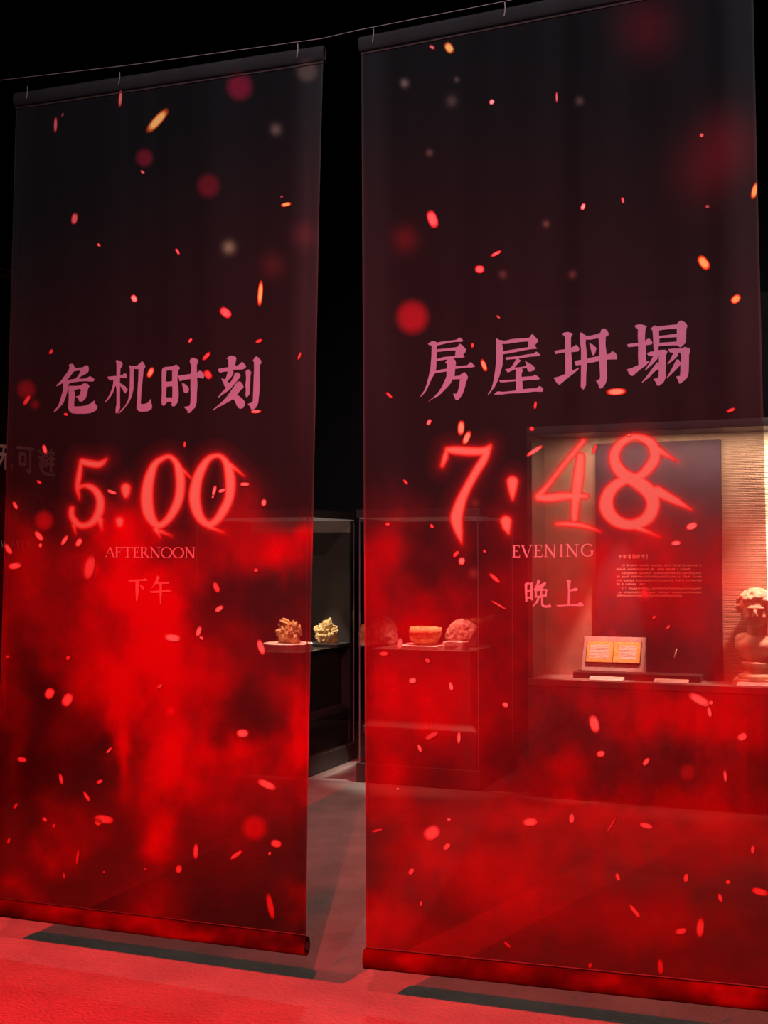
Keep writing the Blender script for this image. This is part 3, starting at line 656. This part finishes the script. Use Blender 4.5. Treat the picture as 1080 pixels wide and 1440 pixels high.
def hang(label, c, bn, nu, nv, fire, figs, bokeh, base, chars, small, words, embers, ties, opac, gain, small_mat, word_mat):
    mid = (Vector(c[2]) + Vector(c[3])) / 2
    root = thing('hanging_banner', label, 'banner', (mid.x, mid.y, 0), 'printed gauze banners')
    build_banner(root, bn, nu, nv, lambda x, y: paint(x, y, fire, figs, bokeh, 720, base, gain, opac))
    for ch in chars: decal(root, bn, 'character', GL[ch], plane_b, M['text'])
    for ch in small: decal(root, bn, 'character', GL[ch], plane_b, small_mat)
    for ch, x0, x1, y0, y1 in words: decal(root, bn, 'letter', letter_polys(ch, x0, x1, y0, y1), plane_b, word_mat)
    ember_part(root, bn, embers, plane_b)
    for u in ties:
        p = Vector(bn.pt(np.array([u]), np.array([0.0]))[0]) + Vector((0, -.016, 0))
        MB().tube([p + Vector((0, 0, .012)), p + Vector((.002, -.002, -.01)), p + Vector((-.002, -.002, -.035))], .0018, 5).obj('tie', M['wire'], root)
    return root
def zx(o, s, v): return o + v / s
wl = [(ch, zx(140, 7.2, a), zx(140, 7.2, b), zx(760, 7.2, 66 + 4 * i / 8), zx(760, 7.2, 168 + 10 * i / 8)) for i, (ch, a, b) in enumerate(
    [('A',62,155),('F',162,232),('T',232,338),('E',345,402),('R',412,500),('N',512,614),('O',622,735),('O',742,855),('N',868,968)])]
wr = [(ch, zx(710, 7.714, a), zx(710, 7.714, b), zx(755, 7.714, 93 - 16 * i / 6), zx(755, 7.714, 221 - 9 * i / 6)) for i, (ch, a, b) in enumerate(
    [('E',82,165),('V',178,298),('E',315,408),('N',430,552),('I',594,634),('N',664,796),('G',828,968)])]
hang('tall gauze banner printed with red flames and the word AFTERNOON', cl, BL, 230, 640, FIRE_L, FIG_L, BOKEH_L, .16,
     ['wei', 'ji', 'shi', 'ke'], ['xia', 'wu_noon'], wl, EMB_L, (.05, .37, .93), .30, .90, M['text3'], M['text5'])
hang('tall gauze banner printed with red flames and the word EVENING', cr_, BR, 290, 720, FIRE_R, FIG_R, BOKEH_R, .32,
     ['fang', 'wu', 'tan', 'ta'], ['wan', 'shang'], wr, EMB_R, (.04, .40, .8), 0.0, .76, M['text2'], M['text2'])

# steel wire the gauzes hang from
wp = [at_y(x, y, YB) + Vector((0, -.018, .012)) for x, y in ((-60, 127), (0, 120), (183, 99), (455, 62), (508, 50), (780, -3), (1060, -60), (1150, -78))]
d0 = (wp[0] - wp[1]).normalized(); d1 = (wp[-1] - wp[-2]).normalized()
wp = [wp[0] + d0 * ((RX0 + .0 - wp[0].x) / d0.x)] + wp + [wp[-1] + d1 * ((RX1 - wp[-1].x) / d1.x)]
wp[0].z = wp[1].z + .1; wp[-1].z = min(wp[-1].z, 5.4)
tag(MB().tube(wp, .0010, 6).obj('hanging_wire', M['wire'], origin=tuple(wp[0])), 'thin steel wire stretched along the tops of the gauze banners', 'wire')

# ------------------------------------------------------------------ third gauze, hung at right angles further back
XC = -4.8
plane_c = lambda x, y: at_x(x, y, XC)
y0c, y1c = 5.21, 6.48
cc = [(XC, y0c, 3.21), (XC, y1c, 3.21), (XC, y1c, .12), (XC, y0c, .12)]
BC = Banner(cc, (1, 0, 0))
rootc = thing('hanging_banner', 'dark gauze banner hung crosswise, partly hidden behind the AFTERNOON banner', 'banner', (XC, (y0c + y1c) / 2, 0), 'printed gauze banners')
def yz_px(yy, zz):
    a, b = to_px(np.array([[XC, yy, zz]])); return float(a[0]), float(b[0])
def box_px(yc, wdt, ztop, zbot): return yc - wdt / 2, yc + wdt / 2, ztop, zbot
figc = []
for yc in (5.98, 6.13):
    st = []
    for k in range(17):
        a = 2 * math.pi * k / 16
        x_, y_ = yz_px(yc + .055 * math.sin(a), 1.755 + .115 * math.cos(a)); st.append((x_, y_, 1.3 + 1.2 * abs(math.sin(a))))
    figc.append(st)
for zz in (1.80, 1.70):
    x_, y_ = yz_px(5.86, zz); figc.append([(x_, y_, 2.6), (x_, y_ + 1.5, 2.2)])
FIRE_C = [(5, 600, 16, 30, .25), (10, 720, 40, 60, .3), (60, 760, 40, 60, .4), (30, 860, 60, 80, .5), (0, 820, 20, 40, .3)]
build_banner(rootc, BC, 100, 260, lambda x, y: paint(x, y, FIRE_C, figc, [], 640, .2))
CH3 = {
 'wu': [[(.2,.12),(.85,.12)],[(.1,.40),(.92,.38)],[(.5,.12),(.45,.5),(.1,.95)],[(.6,.4),(.6,.85),(.92,.87),(.94,.7)]],
 'ke': [[(.05,.1),(.95,.1)],[(.2,.3),(.5,.3),(.5,.65),(.2,.65),(.2,.3)],[(.76,.1),(.76,.92),(.6,.85)]],
 'bi': [[(.1,.12),(.18,.2)],[(.05,.35),(.2,.35),(.12,.6),(.18,.75),(.4,.9),(.98,.92)],[(.3,.12),(.52,.12),(.52,.28),(.3,.28)],[(.3,.12),(.28,.6),(.22,.72)],[(.36,.42),(.52,.42),(.52,.62),(.36,.62),(.36,.42)],
        [(.75,.05),(.77,.12)],[(.6,.15),(.95,.15)],[(.68,.2),(.7,.32)],[(.87,.2),(.83,.32)],[(.58,.36),(.97,.36)],[(.62,.54),(.94,.54)],[(.78,.36),(.78,.8)]]}
def decal_c(name, strokes, yc, wdt, zt, zb, wd):
    V = []; F = []
    for poly in stroke_polys(strokes, yc - wdt / 2, yc + wdt / 2, -zt, -zb, wd):
        k = len(V); V += [(XC, p[0], -p[1]) for p in poly[0]]; F.append((k, k + 1, k + 2, k + 3))
    u, v = BC.inv(V); mesh_obj(name, BC.pt(u, v, .004), F, M['text4'], rootc, fix=False)
for ch, yc in (('bi', 5.60), ('wu', 5.80), ('ke', 6.00), ('bi', 6.20)): decal_c('character', CH3[ch], yc, .17, 2.17, 1.99, .0095)
for i, ch in enumerate('MORNING'):
    yc = 5.80 + i * .045
    V = []; F = []
    for poly in letter_polys(ch, yc - .018, yc + .018, -1.585, -1.545):
        k = len(V); V += [(XC, p[0], -p[1]) for p in poly[0]]; F.append((k, k + 1, k + 2, k + 3))
    u, v = BC.inv(V); mesh_obj('letter', BC.pt(u, v, .004), F, M['text4'], rootc, fix=False)
tag(MB().tube([(XC, 3.9, 3.3), (XC, y0c, 3.215), (XC, y1c, 3.215), (XC, RY1, 3.4)], .0016, 6).obj('hanging_wire', M['wire'], origin=(XC, RY1, 3.3)),
    'thin steel wire over the crosswise banner further back', 'wire')

# ------------------------------------------------------------------ glazed plinth cases
YF = 7.35
def display_case(label, x0, x1, yb, ztop, lid_z, back):
    r = thing('display_case', label, 'display case', ((x0 + x1) / 2, (YF + yb) / 2, 0), 'glazed plinth cases')
    def inset(d): return (x0 + d, x1 - d, YF + d, yb - d)
    MB().box(x0, x1, YF, yb, 0, .125).obj('base_block', M['plinth'], r, bevel=.006)
    a = inset(.05); MB().box(*a, .125, .315).obj('skirting', M['plinth'], r, bevel=.004)
    b = inset(.035); c = inset(.075)
    MB().box(*b, .315, .365).frustum(b, .365, c, .41).obj('skirting_cap', M['plinth'], r, bevel=.003)
    d = inset(.095); MB().box(*d, .41, ztop - .012).obj('plinth_body', M['plinth'], r, bevel=.004)
    e = inset(.085); MB().box(*e, ztop - .012, ztop).obj('deck', M['plinth2'], r, bevel=.003)
    t = .008; g = inset(.018); zt = lid_z
    for q in ((g[0], g[1], g[2], g[2] + t), (g[0], g[1], g[3] - t, g[3]), (g[0], g[0] + t, g[2] + t, g[3] - t), (g[1] - t, g[1], g[2] + t, g[3] - t)):
        MB().box(*q, .125, zt).obj('glass_pane', M['glass'], r)
    for (x, y) in ((g[0], g[2]), (g[1], g[2]), (g[0], g[3]), (g[1], g[3])):
        MB().box(x - .003, x + .003, y - .003, y + .003, .125, zt).obj('pane_edge', M['edge'], r)
    MB().box(x0, x1, YF, yb, zt + .006, zt + .06).obj('lid', M['plinth'], r, bevel=.004)
    MB().box(g[0], g[1], g[2], g[3], zt, zt + .006).obj('glowing_lid_lining', M['lid_glow'], r)  # no lamp here: added glow makes the lid underside look lit
    if back:
        MB().box(g[0] + .02, g[1] - .02, g[3] - .03, g[3] - .014, .125, zt - .085).obj('back_panel', M['plinth'], r)
        MB().box(g[0] + .02, g[1] - .02, g[3] - .032, g[3] - .012, zt - .085, zt).obj('header_strip', M['grey'], r)
    return r
AX0, AX1, BX0, BX1, YBK = -4.42, -3.52, -3.17, -2.31, 8.18
ZA, ZB = .83, .875
display_case('glazed black plinth case holding two ochre rocks, one on a white tray', AX0, AX1, YBK, ZA, 1.75, True)
display_case('glazed black plinth case holding an ochre bowl, loaf and biscuits', BX0, BX1, YBK, ZB, 1.74, False)
pA0 = at_y(403, 908, 7.56).x
# lamps in the lids
spot('case_lamp', (pA0, 7.56, 1.73), (pA0, 7.60, .9), 280, (1.0, .83, .60), 30, .7, .02)
spot('case_lamp', (-3.74, 7.86, 1.73), (-3.69, 8.00, .92), 85, (1.0, .83, .60), 28, .8, .02)
spot('case_lamp', (-2.75, 7.48, 1.72), (-2.75, 7.62, .9), 330, (1.0, .80, .62), 58, .7, .02)

def rock(name, label, c, s, mat, seed, rough=.35, sub=4, group=None, cat='rock', freq=1.6):
    bm = bmesh.new(); bmesh.ops.create_icosphere(bm, subdivisions=sub, radius=1.0)
    o3 = Vector((seed * 3.1, seed * 1.7, seed * .9))
    for v in bm.verts:
        p = v.co.copy(); n1 = noise.noise(p * freq + o3); n2 = noise.noise(p * freq * 2.7 + o3); n3 = noise.noise(p * freq * 7 + o3)
        k = 1 + rough * (n1 * 1.1 + n2 * .7 + n3 * .35)
        if sub > 4:
            k -= .9 * max(0, .34 - noise.voronoi(p * 1.9 + o3)[0][0]) + .5 * max(0, .3 - noise.voronoi(p * 4.2 + o3)[0][0])
        v.co = Vector((p.x * k * s[0], p.y * k * s[1], max(p.z * k, -.62) * s[2]))
    mn = min(v.co.z for v in bm.verts)
    for v in bm.verts: v.co.z -= mn
    me = bpy.data.meshes.new(name); bm.to_mesh(me); bm.free(); me.materials.append(mat)
    o = bpy.data.objects.new(name, me); COL.objects.link(o); o.location = c
    return tag(o, label, cat, group)

# case A contents
pA = at_y(403, 908, 7.56)
t1 = MB(); t1.lathe((0, 0, 0), [(.0, 0), (.175, 0), (.175, .046), (.17, .05), (0, .05)], 48)
wx = pA.x - .02
tr_ = mesh_obj('round_tray', [v + Vector((wx, 7.62, ZA)) for v in t1.v], t1.f, M['white'], origin=(wx, 7.62, ZA))
tag(tr_, 'low round white tray under the ochre rock in the left case', 'tray')
rock('rock_fragment', 'ragged ochre rock fragment on the round white tray', (pA.x, 7.60, ZA + .05), (.076, .06, .095), M['gold'], 3, .4, 5, 'ochre rock fragments', 'rock', 1.5)
pR = at_y(460, 904, 8.02)
rz = pR.z - ZA
tag(MB().box(-3.98, -3.55, 7.90, 8.125, ZA, pR.z).obj('black_riser', M['plinth2'], origin=(pR.x, 8.02, ZA), bevel=.002), 'low flat black riser under the pitted rock near the case back', 'riser')
rock('rock_fragment', 'pitted ochre rock fragment on the flat black riser', (pR.x, 8.02, pR.z), (.075, .055, .095), M['gold'], 8, .4, 5, 'ochre rock fragments', 'rock', 1.5)

# case B contents
def onB(px, y): 
    p = at_y(px, 905, y); return p.x
xb = onB(598, 7.60)
tag(MB().box(xb - .15, xb + .125, 7.47, 7.72, ZB, ZB + .022).obj('display_plate', M['white'], origin=(xb, 7.6, ZB), bevel=.003), 'flat white plate under the ochre bowl', 'plate')
bowl = MB(); prof = [(0, 0), (.07, 0), (.10, .035), (.112, .08), (.104, .118), (.092, .118), (.096, .08), (.084, .045), (.05, .02), (0, .018)]
bowl.lathe((0, 0, 0), prof, 48)
bv = []
for v in bowl.v:
    k = 1 + .10 * noise.noise(v * 14) + .05 * noise.noise(v * 40); bv.append(Vector((v.x * k, v.y * k, v.z * (1 + .10 * noise.noise(v * 9 + Vector((3, 1, 2)))))) + Vector((xb, 7.60, ZB + .022)))
tag(mesh_obj('stone_bowl', bv, bowl.f, M['gold'], origin=(xb, 7.60, ZB + .022), smooth=True), 'rough ochre bowl standing on the white plate', 'bowl')
xl = onB(646, 7.74)
rock('bread_loaf', 'large rounded brown loaf behind the pale biscuits', (xl, 7.80, ZB), (.115, .085, .115), M['red_rock'], 5, .16, 4, None, 'bread', 1.2)
xs = onB(641, 7.56)
for i, z in enumerate((0, .026)):
    wv = MB(); n = 28
    prof_pts = []
    for k in range(n):
        a = 2 * math.pi * k / n; sq = lambda q: math.copysign(abs(q) ** .45, q)
        rr = 1 + .05 * math.sin(k * 5.0 + i)
        prof_pts.append((sq(math.cos(a)) * .082 * rr, sq(math.sin(a)) * .052 * rr))
    v = [(xs + .004 * i + x, 7.55 + y, ZB + z) for x, y in prof_pts] + [(xs + .004 * i + x * .97, 7.55 + y * .97, ZB + z + .025 + .004 * math.sin(k * 1.9)) for k, (x, y) in enumerate(prof_pts)]
    f = [tuple(range(n))[::-1], tuple(range(n, 2 * n))] + [(k, (k + 1) % n, n + (k + 1) % n, n + k) for k in range(n)]
    tag(mesh_obj('flat_biscuit', v, f, M['wafer'], origin=(xs, 7.55, ZB + z)), ['flat pale biscuit lying on the case deck before the loaf', 'flat pale biscuit lying on top of another biscuit'][i], 'biscuit', 'stacked biscuits')
xk = onB(533, 7.75)
rock('stone_slab', 'broad dark red stone beside the upright pane edge, left of the ochre bowl', (xk, 7.82, ZB), (.105, .09, .12), M['stone'], 11, .18, 4, None, 'stone', 1.3)
rock('rock_fragment', 'small ochre rock fragment beside the broad dark red stone', (onB(511, 7.66), 7.68, ZB), (.035, .04, .085), M['gold'], 14, .4, 5, 'ochre rock fragments', 'rock', 1.9)

# ------------------------------------------------------------------ wall showcase with text panel, book and bust
NX0, NX1, NYB = -2.0, 1.9, 7.68
ZC, ZS, ZT = .725, 2.255, 3.05
sc = thing('wall_showcase', 'wide lit wall showcase with beige lining above a stucco front', 'showcase', ((NX0 + NX1) / 2, YF + .3, 0))
MB().box(NX0, NX1, YF + .02, YF + .9, 0, ZC - .04).obj('stucco_front', M['stucco'], sc, bevel=.004)
MB().box(NX0, NX1, YF - .005, NYB, ZC - .04, ZC).obj('counter', M['counter'], sc, bevel=.003)
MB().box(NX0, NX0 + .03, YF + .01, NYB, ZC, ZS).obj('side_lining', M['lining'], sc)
pl0 = at_y(838, 780, NYB).x; pl1 = at_y(1015, 780, NYB).x
MB().box(NX0 + .03, pl0 + .02, NYB, NYB + .05, ZC, ZS).obj('back_lining', M['beige2'], sc)
MB().box(pl0 + .02, NX1, NYB, NYB + .05, ZC, ZS).obj('back_lining', M['beige'], sc)
MB().box(NX0, NX1, YF, NYB + .05, ZS, ZS + .05).obj('soffit', M['plinth'], sc, bevel=.003)
MB().box(NX0, NX1, YF + .02, YF + .9, ZS + .05, ZT).obj('fascia', M['black'], sc)
MB().box(NX0, NX1, YF + .005, YF + .02, ZS + .012, ZS + .03).obj('fascia_trim', M['grey'], sc)
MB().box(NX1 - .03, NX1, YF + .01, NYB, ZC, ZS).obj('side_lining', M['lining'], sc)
MB().box(NX0 + .03, NX1 - .03, YF + .012, YF + .02, ZC, ZS).obj('glass_pane', M['glass'], sc)
area('showcase_lamp', (-1.0, YF + .10, ZS - .02), (-1.0, YF + .26, ZC), 40, (1.0, .78, .58), 1.4, .05)
spot('bust_lamp', (-.35, YF + .10, ZS - .03), (-.72, YF + .22, 1.0), 430, (1.0, .90, .70), 42, 1.0, .03)
spot('book_lamp', (-1.35, YF + .08, ZS - .03), (-1.58, YF + .22, .85), 650, (1.0, .88, .70), 26, .6, .02)

# text panel
pz1 = at_y(925, 621, NYB - .03).z
x0p, x1p = at_y(838, 780, NYB - .03).x, at_y(1015, 780, NYB - .03).x
tp = thing('text_panel', 'tall dark text panel with small pale printed lines inside the showcase', 'text panel', ((x0p + x1p) / 2, NYB - .02, ZC))
MB().box(x0p, x1p, NYB - .03, NYB - .002, ZC, pz1).obj('board', M['panel'], tp, bevel=.002)
rows = [(795,874,987),(800.5,867,972),(806,874,987),(811,867,987),(816.3,867,987),(821.5,867,908),(827.5,874,988),(833,867,988),(837.8,867,960)]
pr = random.Random(5)
def mark(mb, xa, xb, ya, yb):
    q = [at_y(xa, yb, NYB - .0315), at_y(xb, yb, NYB - .0315), at_y(xb, ya, NYB - .0315), at_y(xa, ya, NYB - .0315)]
    mb.add(q, [(0, 1, 2, 3)])
for y, a, b in rows:
    mb = MB(); x = a
    while x < b - 1.5:
        wch = 2.5
        if pr.random() < .93:
            for _ in range(2):
                yy = y - 1.5 + pr.random() * 2.2; mark(mb, x + .1, x + wch - .5, yy, yy + .75)
            xx = x + .3 + pr.random() * 1.2; mark(mb, xx, xx + .6, y - 1.5, y + 1.5)
        x += wch
    o = mb.obj('text_line', M['panel_print'], tp, fix=False); o['kind'] = 'stuff'
mb = MB(); x = 869.5
for i in range(6):
    for _ in range(3):
        yy = 779.8 + pr.random() * 4; mark(mb, x + .3, x + 5.2, yy, yy + .8)
    for _ in range(2):
        xx = x + .6 + pr.random() * 3.6; mark(mb, xx, xx + .9, 779.6, 785.6)
    x += 6.4
mark(mb, x + .5, x + 2.8, 779.8, 780.8); mark(mb, x + 2.2, x + 3.0, 780, 782.5); mark(mb, x + 1.4, x + 2.3, 782, 784); mark(mb, x + 1.4, x + 2.3, 785, 786)
o = mb.obj('heading', M['panel_print'], tp, fix=False); o['kind'] = 'stuff'

# dark tray, book stand, book
def zc(px, py, Y): return at_y(px, py, Y)
ty0, ty1 = YF + .13, YF + .25
ta, tb = at_y(806, 955, ty0).x, at_y(985, 957, ty0).x
tag(MB().box(ta, tb, ty0, ty1 + .03, ZC, ZC + .04).obj('dark_tray', M['tray'], origin=((ta + tb) / 2, ty0, ZC), bevel=.002), 'long low dark plinth board under the book stand', 'tray')
ZT2 = ZC + .04
sx0, sx1 = at_y(817, 940, ty0).x, at_y(905, 945, ty0).x
h = at_y(860, 895, ty0 + .10).z - ZT2
def wedge(x0, x1, y0, y1, z0, hf, hb):
    return [(x0, y0, z0), (x1, y0, z0), (x1, y1, z0), (x0, y1, z0), (x0, y0, z0 + hf), (x1, y0, z0 + hf), (x1, y1, z0 + hb), (x0, y1, z0 + hb)], \
           [(3, 2, 1, 0), (4, 5, 6, 7), (0, 1, 5, 4), (1, 2, 6, 5), (2, 3, 7, 6), (3, 0, 4, 7)]
v, f = wedge(sx0, sx1, ty0 + .005, ty0 + .105, ZT2, .012, h)
tag(mesh_obj('book_stand', v, f, M['stand'], origin=((sx0 + sx1) / 2, ty0 + .05, ZT2), bevel=.003), 'grey sloping book stand on the dark board', 'stand')
# local frame of the slope
S0 = Vector((sx0, ty0 + .005, ZT2 + .012)); du = Vector((1, 0, 0)); dv = Vector((0, .10, h - .012)); Ls = dv.length; dv.normalize(); dn = du.cross(dv).normalized()
def sl(a, b, c): return S0 + du * a + dv * b + dn * c
Wst = sx1 - sx0
bk = thing('open_book', 'small open manuscript with gilt page borders on the grey stand', 'book', S0 + du * (Wst * .5))
b0, b1, v0, v1 = Wst * .07, Wst * .93, Ls * .22, Ls * .82
def slab(a0, a1, c0, c1, n0, n1):
    v = [sl(a, c, n) for n in (n0, n1) for c in (c0, c1) for a in (a0, a1)]
    return v, [(0, 2, 3, 1), (4, 5, 7, 6), (0, 1, 5, 4), (2, 6, 7, 3), (0, 4, 6, 2), (1, 3, 7, 5)]
MB().add(*slab(b0 - .004, b1 + .004, v0 - .004, v1 + .004, .0005, .006)).obj('cover', M['cover'], bk)
mid = (b0 + b1) / 2
for a0, a1 in ((b0, mid - .002), (mid + .002, b1)):
    pg = MB().add(*slab(a0, a1, v0, v1, .006, .016)).obj('page_block', M['page'], bk, bevel=.002)
    mx_ = (a1 - a0) * .17; my_ = (v1 - v0) * .17
    l0 = a0 + mx_ * (.8 if a0 < mid - .01 else 1.2); l1 = a1 - mx_ * .8
    MB().add(*slab(l0, l1, v0 + my_, v1 - my_, .0160, .0166)).obj('parchment', M['parchment'], pg)
    mb = MB(); nl = 8
    for i in range(nl):
        c0 = v0 + my_ * 1.2 + (v1 - v0 - 2.4 * my_) * (i + .2) / nl; x = l0 + .004
        while x < l1 - .006:
            L = .003 + pr.random() * .008
            mb.add(*slab(x, min(x + L, l1 - .004), c0, c0 + .0034, .0166, .0169)); x += L + .0025
    mb.obj('script_lines', M['ink'], pg, fix=False)['kind'] = 'stuff'

# label cards
for i, (xa, xb_) in enumerate(((828, 876), (919, 967), (1036, 1088))):
    lab = ['pale label card on the counter below the open book', 'pale label card on the counter below the text panel', 'pale label card on the counter before the marble bust'][i]
    q0 = at_y(xa, 965, YF + .03).x; q1 = at_y(xb_, 968, YF + .03).x
    v, f = wedge(q0, q1, YF + .026, YF + .085, ZC, .006, .022)
    r = thing('label_card', lab, 'label', ((q0 + q1) / 2, YF + .05, ZC), 'label cards on the showcase counter')
    mesh_obj('card', v, f, M['card'], r)
    mb = MB()
    for k in range(3):
        t = (k + 1) / 4.2; yy = YF + .026 + .059 * t; zz = ZC + .006 + .016 * t + .0006
        mb.add([(q0 + .02, yy, zz), (q1 - .03 - .03 * (k == 0), yy, zz), (q1 - .03 - .03 * (k == 0), yy + .005, zz + .0013), (q0 + .02, yy + .005, zz + .0013)], [(0, 1, 2, 3)])
    mb.obj('print_lines', M['stand'], r, fix=False)

# white needle
nb = at_y(948, 925, ty0 + .06); nt_ = at_y(951, 912, ty0 + .06)
sx = nb.x
nr = thing('bone_needle', 'thin white needle held upright on a dark pin by the text panel', 'needle', (sx, ty0 + .06, ZT2))
MB().tube([(sx, ty0 + .06, ZT2), (sx, ty0 + .06, nb.z)], .0018, 8).obj('pin', M['tray'], nr)
MB().tube([(sx, ty0 + .06, nb.z), ((sx + nt_.x) / 2 + .002, ty0 + .06, (nb.z + nt_.z) / 2), (nt_.x + .003, ty0 + .06, nt_.z)], [.0035, .0055, .0025], 10).obj('needle', M['bone'], nr, smooth=True)

# ---- marble bust
bc = at_y(1065, 955, YF + .20)
bx, by = bc.x, YF + .19
bust = thing('marble_bust', 'cream marble bust of a curly haired head on a round socle', 'bust', (bx, by, ZC))
zof = lambda py: at_y(1070, py, by).z
zb0, zneck = zof(966), zof(925)
sq_h = .035
MB().box(bx - .13, bx + .13, by - .10, by + .10, ZC, ZC + sq_h).obj('foot_block', M['marble'], bust, bevel=.004)
z0 = ZC + sq_h
prof = [(0, 0), (.105, 0), (.11, .012), (.105, .025), (.085, .03), (.065, .045), (.055, .065), (.062, .078), (.088, .084), (.09, .096), (.07, .102), (0, .102)]
MB().lathe((bx, by, z0), prof, 40).obj('socle', M['marble'], bust, smooth=True)
def ellip(bm, c, r, rot=None, sub=3):
    g = bmesh.ops.create_icosphere(bm, subdivisions=sub, radius=1.0)
    for v in g['verts']:
        p = Vector((v.co.x * r[0], v.co.y * r[1], v.co.z * r[2]))
        if rot: p.rotate(rot)
        v.co = p + Vector(c)
from mathutils import Euler
zc0 = z0 + .098
ztopb = zof(829)
H = ztopb - zc0            # chest bottom to crown
k = H / .50
def B(x, y, z): return (bx + x * k, by + y * k, zc0 + z * k)
def S(a, b, c): return (a * k, b * k, c * k)
bm = bmesh.new()
ellip(bm, B(0, .005, .115), S(.152, .085, .088))          # chest
ellip(bm, B(0, .005, .06), S(.118, .072, .062)); ellip(bm, B(0, .005, .025), S(.08, .06, .045))
ellip(bm, B(-.088, .012, .150), S(.062, .06, .05)); ellip(bm, B(.088, .012, .150), S(.062, .06, .05))   # shoulders cut short
ellip(bm, B(-.05, -.045, .105), S(.066, .045, .055)); ellip(bm, B(.05, -.045, .105), S(.066, .045, .055))     # breast
ellip(bm, B(0, .005, .22), S(.066, .066, .10))            # neck
ellip(bm, B(0, -.012, .345), S(.092, .100, .112))         # face and jaw
ellip(bm, B(0, -.050, .275), S(.045, .045, .038))         # chin
ellip(bm, B(0, .02, .395), S(.118, .118, .100))           # skull
ellip(bm, B(0, -.112, .335), S(.014, .024, .034))         # nose
ellip(bm, B(0, -.110, .322), S(.020, .020, .014))
ellip(bm, B(0, -.095, .374), S(.062, .022, .013))         # brow
ellip(bm, B(0, -.097, .293), S(.026, .014, .008)); ellip(bm, B(0, -.094, .280), S(.022, .014, .008))      # lips
for s_ in (-1, 1):
    ellip(bm, B(s_ * .033, -.092, .352), S(.016, .010, .009))   # eyes
    ellip(bm, B(s_ * .094, .002, .338), S(.012, .024, .034))    # ears
    ellip(bm, B(s_ * .042, -.075, .315), S(.026, .024, .026))   # cheeks
me = bpy.data.meshes.new('head_and_chest'); bm.to_mesh(me); bm.free()
tmp = bpy.data.objects.new('head_and_chest', me); COL.objects.link(tmp)
rm = tmp.modifiers.new('r', 'REMESH'); rm.mode = 'VOXEL'; rm.voxel_size = .0045
sm = tmp.modifiers.new('s', 'SMOOTH'); sm.factor = .5; sm.iterations = 3
dg = bpy.context.evaluated_depsgraph_get(); dg.update()
m2 = bpy.data.meshes.new_from_object(tmp.evaluated_get(dg))
bpy.data.objects.remove(tmp)
vv = [v.co.copy() for v in m2.vertices]; ff = [tuple(p.vertices) for p in m2.polygons]
mesh_obj('head_and_chest', vv, ff, M['marble'], bust, smooth=True, fix=False)
bm = bmesh.new(); hr = random.Random(3)
for i in range(260):
    a = hr.uniform(0, 2 * math.pi); e = hr.uniform(-.45, 1.5)
    p = Vector((math.cos(a) * math.cos(e), math.sin(a) * math.cos(e), math.sin(e)))
    if p.y < -.35 and p.z < .38: continue
    ellip(bm, B(p.x * .124, .018 + p.y * .122, .388 + p.z * .102), S(*(hr.uniform(.015, .027) for _ in range(3))), sub=2)
me = bpy.data.meshes.new('curly_hair'); bm.to_mesh(me); bm.free()
tmp = bpy.data.objects.new('curly_hair', me); COL.objects.link(tmp)
rm = tmp.modifiers.new('r', 'REMESH'); rm.mode = 'VOXEL'; rm.voxel_size = .005
dg = bpy.context.evaluated_depsgraph_get(); dg.update()
m2 = bpy.data.meshes.new_from_object(tmp.evaluated_get(dg))
bpy.data.objects.remove(tmp)
mesh_obj('curly_hair', [v.co.copy() for v in m2.vertices], [tuple(p.vertices) for p in m2.polygons], M['marble'], bust, smooth=True, fix=False)
